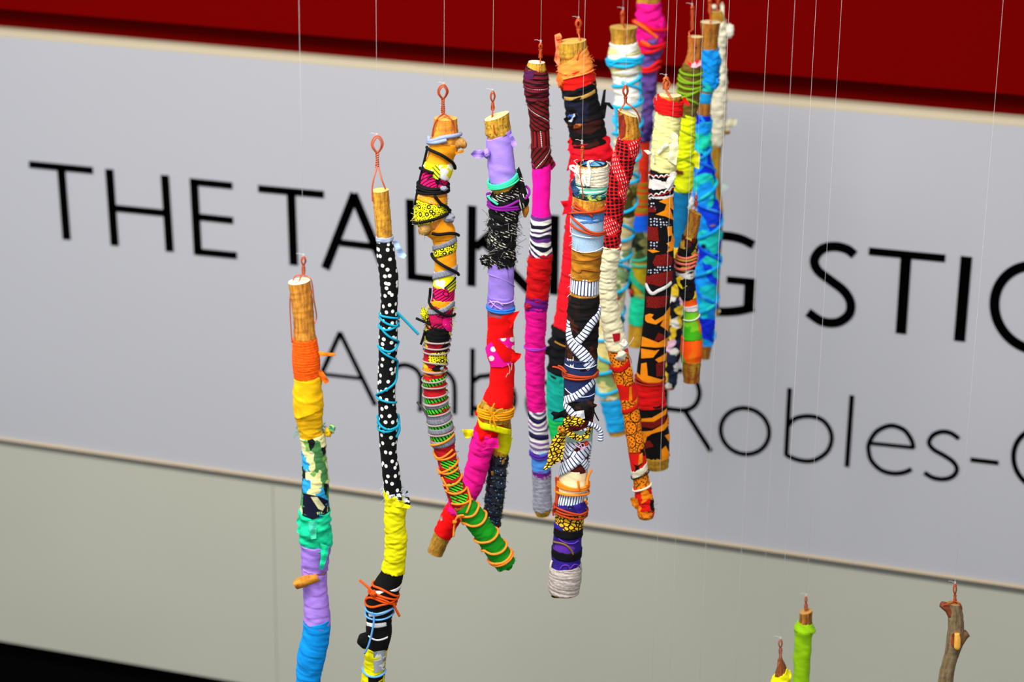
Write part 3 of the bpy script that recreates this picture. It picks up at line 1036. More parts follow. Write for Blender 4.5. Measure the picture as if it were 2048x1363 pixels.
letter([([(1333, 734), (1328, 890)], 9.2), ([(1333, 738), (1365, 741), (1388, 755), (1399, 783), (1391, 808), (1370, 819), (1333, 816)], TH), ([(1370, 820), (1421.5, 901)], 9.2)])   # R
letter([(arc(1490, 861, 48.5, 46, 0, 360, 36, 0.06), 8.2)])                                                                     # o
letter([([(1579.5, 775.5), (1572.5, 910)], 9), ([(1577, 850), (1590, 836), (1617.5, 831), (1643.5, 838), (1659, 856), (1663.5, 878), (1655, 901), (1636, 916), (1617.5, 921), (1595, 918), (1572.5, 909)], 8.2)])  # b
letter([([(1704, 790), (1694, 932)], 9.4)])                                                                                     # l
letter([([(1740, 885), (1828, 894)], 7), ([(1827, 895), (1824, 881), (1812, 862), (1797, 853), (1781, 850), (1764, 855), (1750, 865), (1739, 883), (1737, 898), (1743, 920), (1762, 938.5), (1786, 945.5), (1808, 943.5), (1823, 937)], 8.4)])   # e
letter([([(1918, 876), (1902, 865), (1884, 862), (1866, 869), (1858, 884), (1867, 897.5), (1887, 909), (1906, 922), (1914, 937), (1906, 951), (1888, 957), (1866, 954), (1849, 944)], 8.4)])   # s
letter([([(1941, 918), (1997, 924.5)], 8.5)])                                                                                   # -
letter([(arc(2084, 917, 57, 60, 50, 310), 9.5)])

# ------------------------------------------------------------------ the sticks, left to right
TAN, TAN2 = (214, 156, 44), (150, 98, 24)
BARK = wood(TAN, TAN2, 0.5)
BARKP = wood((226, 150, 52), (176, 98, 30), 0.35, 9)
GOLD = wood((206, 158, 44), (160, 116, 30), 0.8, 9)
BLACK, WHITE = (6, 6, 7), (238, 236, 228)
RAW = solid((205, 198, 180), 0.8)

# --- orange and yellow stick at the far left
a = stick('wrapped_stick', 'stick wrapped in orange, yellow, floral, mint, lavender and sky blue cloth, hanging farthest left', 2.7,
          [(598, 562, 22), (604, 600, 22), (608, 650, 21), (610, 685, 24), (612, 720, 27), (615, 760, 26), (617, 815, 29), (620, 850, 25), (627, 885, 24), (629, 920, 24), (631, 960, 26), (630, 1000, 27), (629, 1045, 32), (632, 1080, 30), (630, 1120, 26), (629, 1155, 24), (632, 1200, 24), (634, 1240, 26), (631, 1275, 26), (623, 1310, 27), (616, 1363, 23), (612, 1440, 24), (610, 1500, 22)])
a.band(684, 764, yarnmat((255, 104, 0), (236, 70, 0)), 'yarn', 4.5, 0.8)
a.band(762, 832, plain((255, 196, 0), 0.86), 'smooth', 18, 1.3, lift=1.5, t0=-2, t1=-10)
a.band(822, 884, plain((255, 190, 0), 0.82), 'wrap', 17, 0.9, lift=-1.0)
a.band(878, 1036, camo(((16, 20, 20), (226, 222, 150), (70, 130, 70), (40, 160, 214), (228, 224, 160), (14, 16, 24), (120, 170, 80)), 17, 0.7), 'wrap', 20, 1.0)
a.patch([(608, 985), (640, 992), (655, 1000), (652, 1028), (625, 1038), (606, 1030)], plain((10, 12, 40)), 1.8)
a.patch([(622, 992), (634, 992), (648, 1012), (644, 1020), (636, 1016)], plain((220, 214, 160)), 2.8)
a.band(1030, 1104, plain((22, 224, 160), 0.8), 'bunch', 14, 0.95)
a.flap([(598, 1030), (606, 1024), (612, 1046), (604, 1052), (618, 1075), (600, 1070), (593, 1062), (597, 1050), (592, 1042)], plain((24, 232, 168)), 0.5)
a.flap([(616, 1042), (634, 1040), (632, 1076), (622, 1078)], plain((80, 240, 190)), 1.3)
a.band(1098, 1148, plain((176, 132, 236), 0.84), 'bunch', 18, 0.4, lift=1.0)
a.flap([(640, 1085), (658, 1092), (655, 1112), (646, 1138), (638, 1138), (642, 1110)], plain((24, 224, 160)), 1.15)
a.stub([(636, 1152, 10), (618, 1158, 11), (600, 1165, 11), (591, 1170, 9)], wood((222, 148, 40), (150, 80, 20), 0.3), 0.9)
a.band(1148, 1258, plain((180, 136, 238), 0.88), 'wrap', 26, 0.7, t0=6, t1=6)
a.band(1250, 1500, plain((0, 152, 238), 0.85), 'wrap', 26, 0.9, lift=0.5, t0=-6)
a.flap([(636, 702), (671, 706), (672, 711), (640, 712)], plain((255, 130, 10)), 0.6, thick=2)
a.flap([(636, 738), (644, 740), (659, 762), (650, 768), (638, 752)], plain((255, 112, 10)), 0.5, thick=2)
a.lump(656, 864, 8, 9, plain((255, 200, 10)), 0.1)
a.fringe(858, 872, 34, 13, solid((60, 150, 110), 0.8), 0.5, True, 11)
a.lump(664, 857, 6, 8, camo(((60, 150, 110), (170, 210, 120), (30, 110, 90)), 5), 0.1, 'knot', 3, 0.5)
a.branch(wood((222, 150, 48), (160, 92, 26), 0.25, 8), cut=cutmat((246, 240, 200), (214, 190, 130)))
a.hook(607, 513, 9, 531, 549, [[(605, 549, 2), (622, 560, 14), (628, 600, 12), (633, 632, 4), (629, 647, 10)], [(605, 549, -4), (588, 556, -6), (580, 600, -3), (582, 655, 2), (584, 685, 5)], [(603, 549, 3), (598, 562, 4), (592, 566, 14)]], 1.3)
thread(a, 607, 514, 'clear thread holding up the orange and yellow stick at the far left')

# --- polka dot stick
b = stick('wrapped_stick', 'black and white polka dot stick laced with turquoise cord above a yellow band', 2.83,
          [(760, 380, 17), (765, 430, 16.5), (769, 478, 16), (772, 510, 18.5), (778, 560, 18.5), (778, 610, 16.5), (778, 640, 17.5), (776, 680, 19), (775, 720, 18), (773, 770, 17.5), (773, 803, 17.5), (777, 851, 19.5), (777, 900, 16.5), (782, 945, 17.5), (787, 985, 18), (791, 1010, 20), (789, 1040, 19.5), (792, 1075, 20.5), (789, 1120, 20.5), (783, 1150, 23), (771, 1178, 27), (761, 1205, 28), (758, 1240, 25), (757, 1270, 25), (752, 1300, 22), (749, 1330, 20), (745, 1363, 22), (742, 1430, 20), (740, 1500, 18)])
b.band(479, 992, dots(BLACK, (236, 240, 228), 15.5, 0.235, 0.8), 'smooth', 26, 0.55)
b.band(476, 485, plain((172, 184, 206)), 'bunch', 8, 0.35, lift=0.6)
b.flap([(786, 482), (796, 480), (800, 492), (813, 511), (808, 517), (796, 513), (791, 497)], plain((170, 196, 236)), 0.5)
TQ = cordmat((16, 150, 180))
b.cord([[(761, 627), (778, 634), (796, 636)], [(761, 655), (776, 659), (796, 643)], [(762, 634), (778, 648), (796, 652)], [(760, 846), (775, 858), (797, 851)], [(759, 858), (778, 862), (797, 843)]], 2.2, TQ, loop=True)
b.cord([[(763, 652), (778, 672), (797, 683)], [(797, 683), (780, 702), (758, 690)], [(758, 690), (772, 708), (793, 722)], [(793, 722), (791, 752), (776, 776), (755, 790)], [(755, 790), (768, 801), (792, 804)], [(757, 828), (760, 846), (775, 858)], [(797, 828), (799, 845), (780, 858)]], 2.3, TQ)
b.tail([[(794, 624, 0.4), (806, 636, 0.3), (837, 668, 0.2)], [(797, 846, 0.5), (799, 858, 0.5), (793, 874, 0.7)]], 2.8, TQ)
b.band(992, 1150, plain((246, 236, 0), 0.86), 'wrap', 31, 1.4, t0=8, slope=9)
b.flap([(770, 984), (776, 994), (800, 1004), (821, 1010), (820, 1017), (800, 1014), (776, 1010), (769, 1000)], plain((250, 240, 10)), 1.08)
b.flap([(774, 990), (800, 986), (806, 1000), (784, 1002)], camo(((150, 160, 170), (20, 22, 26), (190, 196, 200)), 6), 1.0)
b.flap([(803, 988), (815, 980), (819, 996), (821, 1010), (810, 1008)], camo(((16, 16, 20), (150, 170, 196), (12, 12, 14), (214, 220, 226)), 5), 0.5)
b.fringe(978, 1000, 26, 9, solid((190, 200, 214), 0.8), 0.4, True, 5)
b.band(1140, 1156, plain((238, 238, 226)), 'smooth', 12, 0.3, lift=-1.5)
b.band(1150, 1306, plain((7, 7, 8), 0.7), 'smooth', 34, 1.3)
b.lump(730, 1280, 16, 17, plain((7, 7, 8), 0.7), 0.2, 'sock_heel', 1, 0.1)
WS = plain((240, 240, 236), 0.9)
for p, w in (([(746, 1184), (775, 1184), (802, 1168)], 8), ([(738, 1229), (760, 1227), (786, 1214)], 6), ([(734, 1247), (758, 1250), (786, 1236)], 9), ([(737, 1271), (752, 1279), (775, 1273)], 3.2)):
    b.ribbon(p, w, WS, 0.8, 'white_stripe')
OR = cordmat((236, 84, 14))
b.cord([[(748, 1171), (770, 1180), (797, 1190)], [(738, 1180), (765, 1192), (796, 1193)], [(746, 1190), (772, 1200), (793, 1208)], [(731, 1206), (745, 1213), (768, 1207), (794, 1192)], [(733, 1200), (750, 1196), (790, 1203)]], 2.4, OR, loop=True)
b.lump(747, 1186, 6, 7, OR, 1.05, 'cord_knot')
b.tail([[(747, 1184, 1.1), (734, 1172, 0.9), (719, 1159, 0.6)], [(786, 1204, 0.7), (792, 1218, 0.6), (799, 1231, 0.5)]], 2.6, OR)
BL = cordmat((104, 172, 236))
b.cord([[(737, 1222), (758, 1226), (785, 1214)], [(737, 1234), (760, 1238), (784, 1226)]], 2.0, BL, loop=True)
b.tail([[(744, 1224, 1.15), (748, 1238, 1.15), (744, 1264, 1.15), (737, 1290, 1.1), (729, 1306, 0.9)]], 2.1, BL)
b.band(1303, 1500, plain((242, 232, 0), 0.84), 'wrap', 22, 1.0)
b.patch([(747, 1302), (770, 1298), (770, 1338), (748, 1344)], camo(((136, 140, 146), (170, 174, 180), (226, 230, 232)), 9), 2.0)
b.patch([(737, 1352), (768, 1346), (766, 1378), (738, 1380)], plain((8, 8, 10)), 2.0)
b.cord([[(728, 1340), (745, 1352), (768, 1340)]], 2.4, BL, loop=True)
b.branch(wood((216, 160, 46), (160, 100, 26), 0.35, 7), cut=cutmat((240, 206, 120), (210, 160, 70)))
b.hook(754.5, 272, 23, 307, 334, [[(754, 334, 2), (748, 355, 10), (744.5, 376, 10), (745, 402, 8)], [(757, 334, 2), (764, 360, 12), (771, 378, 10)]], 1.6, 3, solid((226, 110, 70), 0.5, 0.35))
thread(b, 754, 273, 'clear thread tied to the wire loop of the black polka dot stick')

# --- orange, pink and lace stick that bends into green
c = stick('wrapped_stick', 'crooked stick of orange, yellow and pink prints bending into a green foot ringed by cord', 2.9,
          [(891, 236, 23), (891, 262, 25), (890, 283, 30), (882, 312, 26), (876, 335, 29), (867, 362, 27), (866, 385, 28), (863, 402, 32), (863, 432, 33), (874, 450, 29), (887, 470, 25), (890, 500, 22), (891, 530, 22), (889, 560, 22), (886, 600, 22), (880, 630, 24), (876, 660, 25), (873, 690, 23), (870, 720, 22), (869, 760, 21), (872, 800, 22), (879, 840, 23), (886, 880, 23), (892, 908, 19), (903, 955, 19), (920, 998, 20), (945, 1030, 22), (968, 1062, 22), (990, 1095, 22), (1008, 1122, 20)])
ORG = plain((255, 160, 16), 0.9)
GREY = yarnmat((150, 152, 162), (120, 122, 132))
PINK = leaf()
LACE = lace()
TAUPE = cordmat((164, 150, 142))
c.band(290, 348, ORG, 'smooth', 24, 0.7, t1=6)
c.band(330, 352, camo(((240, 226, 8), (240, 232, 30), (250, 250, 240), (246, 226, 10)), 12), 'smooth', 20, 0.5, lift=1.2, t0=-6, t1=6)
c.patch([(866, 331), (878, 328), (880, 345), (876, 358), (866, 355)], stripes((214, 226, 30), (40, 60, 10), 6, 0.7, 50, 0.4), 3.4)
c.band(347, 376, PINK, 'smooth', 20, 0.6)
c.band(374, 389, plain((20, 14, 16)), 'wrap', 8, 0.8)
c.lump(886, 377, 9, 5, GREY, 0.9, 'grey_wad')
c.band(397, 446, LACE, 'smooth', 22, 1.0, t0=3, t1=-4)
c.band(394, 408, ORG, 'smooth', 12, 0.4, lift=0.8)
c.fringe(394, 402, 46, 6, solid((206, 196, 186), 0.8), 0.45, False, 4)
c.fringe(424, 446, 26, 8, solid((220, 206, 40), 0.8), 0.45, True, 6)
c.lump(897, 436, 13, 9, GREY, 0.55, 'grey_wad', 2, 0.3)
c.stub([(858, 446, 13), (849, 458, 13), (846, 468, 9)], wood((214, 170, 90), (150, 96, 40), 0.5), 0.6)
c.fringe(440, 462, 26, 10, solid((196, 170, 110), 0.8), 0.4, True, 8)
c.band(456, 482, ORG, 'smooth', 22, 0.6, t0=-6)
c.ribbon([(868, 497), (888, 492), (911, 478)], 12, GREY, 1.6, 'fabric_strip')
c.band(482, 545, ORG, 'smooth', 26, 0.6)
c.ribbon([(869, 508), (890, 502), (912, 488)], 17, LACE, 1.8)
c.ribbon([(867, 497), (888, 490), (911, 476)], 9, GREY, 2.6)
c.ribbon([(866, 553), (888, 547), (912, 536)], 13, GREY, 2.2, loop=True)
c.band(550, 580, camo(((240, 226, 8), (250, 248, 230), (244, 230, 20)), 10), 'smooth', 16, 0.6)
c.patch([(892, 574), (910, 556), (910, 576), (898, 584)], stripes((206, 196, 40), (20, 24, 8), 5, 0.65, -40, 0.6), 2.2)
c.cord([(889, 576), (900, 566), (910, 554)], 1.5, cordmat(BLACK), 'black_line')
c.band(578, 610, PINK, 'smooth', 20, 0.6)
c.band(603, 618, ORG, 'smooth', 16, 0.6)
c.ribbon([(858, 624), (880, 622), (904, 606)], 9, GREY, 2.4, loop=True)
c.band(618, 662, leaf((176, 8, 70), (30, 0, 14)), 'wrap', 22, 1.0)
c.patch([(886, 636), (902, 632), (902, 664), (892, 660), (884, 648)], plain((250, 10, 130)), 2.6)
c.lump(850, 630, 7, 13, lace((226, 220, 20), (20, 20, 8)), 0.4, 'lace_knot', 5, 0.5, 20)
c.fringe(612, 650, 60, 10, solid((214, 206, 30), 0.8), 0.45, True, 21)
c.band(656, 688, camo((BLACK, (200, 190, 30), BLACK, BLACK, (226, 214, 40), BLACK), 13, 2.0, 10), 'wrap', 9, 1.2)
c.fringe(655, 690, 40, 8, solid((60, 50, 10), 0.8), 0.45, True, 22)
MULTI = camo(((186, 16, 40), (20, 14, 8), (150, 10, 40), (226, 206, 20), (30, 16, 10), (190, 14, 46)), 14, 1.2)
c.band(686, 742, MULTI, 'wrap', 16, 0.8)
c.patch([(859, 706), (888, 702), (892, 722), (874, 730), (858, 726)], LACE, 2.2)
c.band(736, 752, ORG, 'wrap', 9, 0.8, t0=3, t1=-3)
RG = camo(((206, 18, 30), (196, 14, 34), (214, 20, 24), (16, 14, 8), (90, 214, 30)), 14, 1.4, 20)
GS = stripes((66, 214, 34), (10, 20, 6), 6.2, 0.62, 22, 0.7)
RC = plain((214, 18, 34), 0.7)
c.band(748, 1012, RC, 'wrap', 24, 0.9)
for y, t, w in ((762, 8, 14), (797, 8, 10), (818, 10, 12), (850, 12, 12), (874, 8, 10)):
    k = int(np.argmin(abs(c.fy - y)))
    x0, r0 = c.px[k, 0], c.px[k, 2]
    c.ribbon([(x0 - r0, y + 3), (x0, y + 3), (x0 + r0 * 0.98, y - t)], w, GS, 1.2, 'green_striped_strip')
for y, t, w in ((808, 6, 9), (838, 10, 11), (858, 8, 10), (884, 10, 13), (830, 8, 8)):
    k = int(np.argmin(abs(c.fy - y)))
    x0, r0 = c.px[k, 0], c.px[k, 2]
    c.ribbon([(x0 - r0, y), (x0, y + 5), (x0 + r0 * 0.98, y - t)], w, GREY, 2.2, 'grey_strip', loop=True)
rs = []
for y, t in ((682, 3), (694, 5), (704, 4), (722, -6), (741, 3), (760, 8), (772, 2), (790, 6), (806, 9), (826, 7), (846, 12), (866, 9)):
    k = int(np.argmin(abs(c.fy - y)))
    x0, r0 = c.px[k, 0], c.px[k, 2]
    rs.append([(x0 - r0, y - 1), (x0, y + 4), (x0 + r0, y - t)])
c.cord(rs, 1.9, TAUPE, 'taupe_cord', loop=True, lift=2.2)
c.lump(884, 737, 4, 4, GREY, 1.0, 'grey_wad')
for y, yl in ((931, 0), (950, 0), (976, 0), (1000, 4)):
    k = int(np.argmin(abs(c.fy - y)))
    x0, r0 = c.px[k, 0], c.px[k, 2]
    c.patch([(x0 - r0 * 0.8, y - 9), (x0 + r0 * 0.85, y - 14), (x0 + r0 * 0.9, y + 2), (x0 + r0 * 0.3, y + 9), (x0 - r0 * 0.5, y + 3)], stripes((76, 220, 34), (8, 22, 6), 5.2, 0.58, 24, 1.0), 1.6, 'green_striped_patch')
OC = cordmat((255, 142, 40))
c.cord([[(862, 888), (885, 884), (905, 866)], [(864, 902), (880, 915), (903, 898)], [(872, 912), (890, 917), (908, 906)], [(876, 935), (895, 946), (914, 934)], [(880, 946), (900, 936), (916, 918)], [(889, 968), (910, 966), (923, 948)], [(893, 978), (912, 986), (934, 975)], [(886, 952), (896, 972), (898, 980)], [(905, 1004), (925, 1006), (942, 997)]], 2.3, OC, 'orange_cord', loop=False, lift=1.6)
c.cord([[(930, 975), (938, 1000), (933, 1024)]], 2.3, OC, 'orange_cord', lift=2.4)
c.band(1016, 1140, plain((16, 148, 22), 0.86), 'wrap', 15, 0.9, t0=-2)
c.cord([[(923, 1030), (945, 1030), (955, 1012)], [(932, 1044), (945, 1050), (962, 1046), (975, 1028)], [(953, 1078), (968, 1083), (985, 1078), (997, 1062)], [(970, 1098), (985, 1106), (1003, 1102), (1014, 1088)]], 2.6, OC, 'orange_cord', loop=True, lift=1.5)
c.cord([[(978, 1117), (992, 1125), (1010, 1121), (1028, 1104)], [(979, 1120), (995, 1129), (1014, 1122), (1027, 1108)]], 2.8, OC, 'orange_cord', loop=True, lift=1.5)
c.cord([[(923, 1032), (926, 1040), (932, 1044)]], 2.3, OC, 'orange_cord', lift=1.6)
c.tail([[(928, 1030, 1.2), (918, 1031, 1.2), (911, 1040, 1.1), (908, 1056, 0.9), (907, 1072, 0.9)]], 2.3, OC, 'orange_cord')
c.lump(909.5, 1043, 4.5, 4, OC, 1.1, 'cord_knot')
c.lump(1010, 1128, 17, 9, plain((16, 150, 22), 0.86), 0.0, 'fabric_end', 4, 0.12, -30)
c.fringe(1120, 1136, 14, 8, solid((30, 170, 60), 0.8), 0.5, False, 31)
c.fringe(900, 1010, 16, 9, solid((70, 20, 20), 0.8), 0.35, True, 32)
BC = cordmat(BLACK)
c.cord([[(855, 296), (880, 307), (900, 322), (906, 336)], [(845, 338), (855, 341), (868, 345)], [(868, 390), (884, 408), (893, 419), (904, 423)], [(830, 440), (858, 440), (885, 430), (905, 420)], [(865, 464), (885, 467), (912, 473)], [(868, 507), (878, 522), (896, 535), (912, 549)]], 3.1, BC, 'black_cord', lift=2.6)
c.cord([[(842, 371), (866, 378), (892, 370)], [(840, 384), (866, 386), (893, 382)], [(846, 378), (870, 383), (893, 376)]], 3.0, BC, 'black_cord', loop=True, lift=1.8)
c.cord([[(866, 577), (863, 600), (876, 620), (890, 628), (904, 628)]], 2.8, BC, 'black_cord', lift=3.2)
c.cord([[(855, 358), (870, 350), (880, 360), (888, 372)]], 0.9, BC, 'black_line', lift=0.6)
c.tail([[(855, 295, 0.5), (848, 325, 0.3), (838, 366, 0.3), (832, 397, 0.4), (829, 410, 0.5)], [(862, 648, 0.8), (848, 643, 0.6), (832, 636, 0.4)], [(850, 662, 0.6), (846, 676, 0.5), (842, 688, 0.4)]], 2.6, BC, 'black_cord')
c.tail([[(856, 832, 0.8), (848, 820, 0.6), (834, 803, 0.4)]], 2.6, cordmat((70, 66, 66)), 'grey_cord')
c.fringe(690, 830, 18, 9, solid((90, 60, 60), 0.8), 0.35, True, 33)
GY = cordmat((140, 152, 178))
c.cord([[(857, 283), (880, 276), (905, 271), (921, 268)], [(858, 286), (880, 283), (893, 279)]], 4.2, GY, 'grey_cord', loop=False, lift=0.2)
c.lump(858, 280, 5, 9, GY, 0.2, 'cord_knot')
c.stub([(905, 286, 12), (918, 286, 12), (926, 290, 9), (928, 296, 4)], wood((208, 150, 70), (140, 92, 50), 0.5), 0.3)
c.flap([(900, 296), (914, 304), (928, 297), (928, 304), (916, 308), (902, 308)], ORG, 0.6)
c.branch(wood((228, 146, 44), (180, 104, 34), 0.3, 11), cut=cutmat((228, 170, 80), (190, 120, 50)))
c.hook(886, 170, 20, 199, 228, [[(887, 228, 4), (876, 236, 18), (868, 252, 16), (864, 272, 12)], [(889, 228, 4), (902, 238, 18), (908, 254, 16), (909, 278, 18)]], 1.5, 4)
thread(c, 888, 171, 'clear thread tied to the wire loop of the crooked orange and lace stick')

# --- lavender, tweed and red forked stick
d = stick('wrapped_stick', 'forked stick wrapped in lavender, black tweed and red cloth with pink and navy glitter legs', 3.0,
          [(993, 232, 25), (997, 270, 26), (1001, 310, 27), (1005, 350, 27), (1010, 378, 28), (1010, 405, 29), (1006, 440, 27), (1004, 480, 26), (1003, 520, 25), (1002, 560, 25.5), (1001, 620, 25.5), (1001, 660, 26), (1000, 700, 27), (1004, 730, 24), (1003, 770, 25), (997, 798, 30), (991, 822, 33), (990, 838, 31)])
LAV = plain((170, 138, 238), 0.9, 40)
REDC = plain((255, 4, 4), 0.92, 40)
d.band(274, 368, LAV, 'smooth', 30, 1.1, t0=-8)
d.flap([(941, 308), (948, 301), (958, 299), (968, 302), (974, 306), (972, 313), (960, 317), (948, 315)], LAV, 0.7, wave=2.2)
d.lump(974, 306, 6, 9, LAV, 0.85, 'cloth_knot', 3, 0.3)
d.flap([(1012, 276), (1023, 267), (1029, 277), (1034, 290), (1026, 296), (1020, 286)], LAV, 0.5)
d.cord([[(978, 364), (1004, 368), (1036, 343)], [(978, 370), (1005, 372), (1038, 349)], [(980, 374), (1008, 374), (1038, 356)], [(979, 367), (1004, 370), (1038, 346)]], 2.4, cordmat((60, 226, 168)), 'mint_cord', loop=True, lift=2.0)
TW = tweed()
d.band(384, 536, TW, 'wrap', 24, 2.2, t0=-9, rag=1.2)
d.stub([(1030, 405, 20), (1044, 400, 17), (1052, 396, 12), (1056, 394, 6)], TW, 0.2, 'tweed_bump')
d.flap([(1033, 340), (1038, 333), (1043, 346), (1056, 392), (1046, 398), (1036, 372)], TW, 0.3)
d.stub([(1050, 405, 5), (1051, 420, 7), (1050, 434, 2.5)], wood((206, 130, 30), (130, 70, 10), 0.5), 0.2)
PU = cordmat((138, 24, 148))
d.cord([[(977, 393), (990, 412), (1015, 414), (1040, 406), (1054, 394)], [(978, 410), (996, 418), (1020, 418), (1042, 412)], [(979, 404), (1000, 414), (1030, 402), (1052, 396)]], 2.7, PU, 'purple_cord', lift=3.0)
d.tail([[(1050, 398, 0.9), (1058, 388, 0.6), (1058, 379, 0.2), (1052, 372, -0.2)], [(976, 396, 0.5), (974, 388, 0.3), (980, 386, 0.5)]], 2.6, PU, 'purple_cord')
d.tail([[(975, 391, 0.7), (982, 399, 0.9), (996, 409, 1.15)]], 2.4, cordmat((60, 226, 168)), 'mint_cord')
d.band(530, 606, LAV, 'smooth', 34, 1.4)
d.ribbon([(976, 545), (1000, 556), (1027, 574)], 2.0, LAV, 1.8, 'fold')
d.band(598, 622, plain((160, 130, 236), 0.8), 'wrap', 8, 1.2)
d.cord([[(976, 612), (1000, 621), (1027, 614)], [(977, 617), (1000, 625), (1027, 619)]], 2.2, cordmat((40, 130, 236)), 'blue_cord', loop=True)
d.cord([[(979, 606), (990, 602), (1010, 606), (1027, 596)], [(982, 600), (996, 614), (1004, 618)], [(984, 616), (994, 602), (1006, 610)]], 1.2, cordmat((214, 170, 240)), 'thin_cord', lift=2.0)
d.band(620, 638, plain((150, 84, 96), 0.7), 'wrap', 7, 0.7)
d.band(632, 816, REDC, 'smooth', 60, 0.9, t0=-5)
d.flap([(1006, 640), (1020, 630), (1028, 624), (1040, 621), (1034, 630), (1029, 641), (1022, 656), (1008, 652)], REDC, 0.8)
PK = dots((255, 14, 160), (246, 240, 226), 20, 0.26, 0.5)
d.patch([(970, 696), (984, 682), (1000, 700), (1010, 718), (1006, 724), (988, 724), (978, 714)], PK, 2.2, 'pink_dotted_strip')
d.patch([(995, 676), (1028, 673), (1030, 700), (1012, 694)], PK, 2.2, 'pink_dotted_strip')
d.patch([(980, 716), (1026, 718), (1027, 726), (1004, 733), (983, 733)], PK, 2.2, 'pink_dotted_strip')
d.patch([(984, 680), (996, 676), (1016, 696), (1030, 702), (1028, 722), (1008, 722), (996, 706)], REDC, 3.4)
d.flap([(1014, 700), (1030, 704), (1043, 707), (1040, 716), (1028, 727), (1018, 722)], REDC, 0.7)
YO = cordmat((255, 172, 8))
d.cord([[(958, 816), (985, 824), (1024, 816)], [(957, 821), (985, 829), (1023, 822)], [(958, 826), (986, 834), (1022, 828)], [(960, 831), (986, 838), (1021, 833)], [(959, 819), (988, 829), (1023, 818)]], 2.1, YO, 'yellow_cord', loop=True, lift=1.4)
d.tail([[(984, 830, 1.15), (984, 818, 1.2), (989, 806, 1.2)], [(986, 830, 1.15), (996, 820, 1.2), (1006, 817, 1.2)], [(982, 830, 1.15), (978, 820, 1.2), (972, 816, 1.2)], [(984, 830, 1.15), (980, 844, 1.2), (984, 850, 1.2)], [(986, 830, 1.15), (988, 842, 1.2), (992, 852, 1.2)], [(988, 830, 1.15), (998, 838, 1.2)]], 1.5, YO, 'yellow_bow')
d.flap([(949, 822), (956, 824), (958, 834), (951, 830)], REDC, 0.3)
dl = Limb(d.root, d.org, [(985, 832, 27), (973, 862, 24), (965, 890, 23), (957, 920, 21.5), (947, 958, 21), (930, 994, 21), (907, 1026, 20.5), (891, 1056, 18.5), (881, 1078, 17), (870, 1105, 16)], 0.0)
dl.band(840, 884, REDC, 'smooth', 30, 0.6)
HP = plain((255, 14, 150), 0.86)
dl.band(872, 1030, HP, 'wrap', 27, 1.6, rag=1.5)
dl.flap([(952, 896), (968, 892), (970, 876), (996, 875), (998, 895), (975, 896), (962, 902)], HP, 1.15)
dl.flap([(955, 862), (985, 862), (978, 886), (968, 893), (958, 878)], REDC, 1.1)
dl.band(1010, 1076, REDC, 'wrap', 34, 0.9, t0=10, t1=3)
dl.flap([(880, 1034), (884, 1030), (885, 1040), (881, 1041)], plain((240, 236, 230)), 0.9, grid=2)
dl.branch(wood((190, 140, 40), (140, 98, 30), 0.6, 5), top=False, cut=cutmat((196, 150, 40), (150, 110, 30)))
YL = plain((244, 240, 4), 0.9)
dr = Limb(d.root, d.org, [(1003, 836, 18), (1005, 866, 18), (1003, 892, 17.5), (998, 912, 17), (994, 950, 17.5), (990, 990, 17.5), (986, 1020, 17), (984, 1052, 15)], 0.012)
dr.band(866, 906, YL, 'smooth', 24, 0.8, t1=3)
dr.band(914, 1054, sequin(), 'wrap', 20, 1.7, rag=1.8)
dr.fringe(918, 1040, 60, 7, solid((16, 22, 40), 0.6), 0.55, True, 41)
dr.flap([(1004, 920), (1010, 916), (1008, 926), (1002, 930)], wood(TAN, TAN2), 1.1, grid=2, name='bark_flake')
dr.flap([(982, 942), (987, 941), (988, 949), (983, 950)], wood(TAN, TAN2), 1.1, grid=2, name='bark_flake')
dr.branch(GOLD, top=False, name='branch')
d.ribbon([(951, 838), (965, 850), (990, 856), (1021, 865)], 13, YL, 3.4, 'yellow_strip')
dr.flap([(1016, 868), (1026, 876), (1022, 886), (1016, 884)], YL, 0.3)
dl.flap([(924, 858), (946, 858), (947, 870), (936, 876), (930, 875)], YL, 0.2, lean=0.2)
d.fringe(440, 536, 150, 15, solid((16, 16, 18), 0.7), 0.4, False, 42)
d.fringe(440, 536, 50, 15, solid((150, 146, 140), 0.7), 0.4, False, 43)
d.lump(970, 519, 10, 9, tweed(), 0.3, 'tweed_knot', 7, 0.4)
d.flap([(966, 514), (978, 512), (984, 532), (978, 538), (970, 530)], TW, 0.5)
d.fringe(640, 820, 16, 10, solid((206, 120, 130), 0.7), 0.35, True, 44)
d.tail([[(1016, 727, 1.1), (1020, 738, 1.0), (1018, 748, 1.0)], [(1024, 726, 0.9), (1023, 740, 0.9)], [(1016, 746, 1.0), (1012, 754, 1.0)]], 0.8, RAW, 'loose_thread')
d.branch(GOLD, cut=cutmat((246, 222, 160), (206, 160, 84)), bottom=False, tilt=-6)
d.hook(985.5, 183, 9, 205, 220, [[(985, 220, 1), (986, 236, 1), (987, 247, 22), (988, 258, 25), (991, 268, 26)], [(986, 220, 2), (984, 236, 4), (988, 264, 27)]], 1.2, 3)
thread(d, 985, 184, 'clear thread tied to the wire loop of the forked lavender and tweed stick')

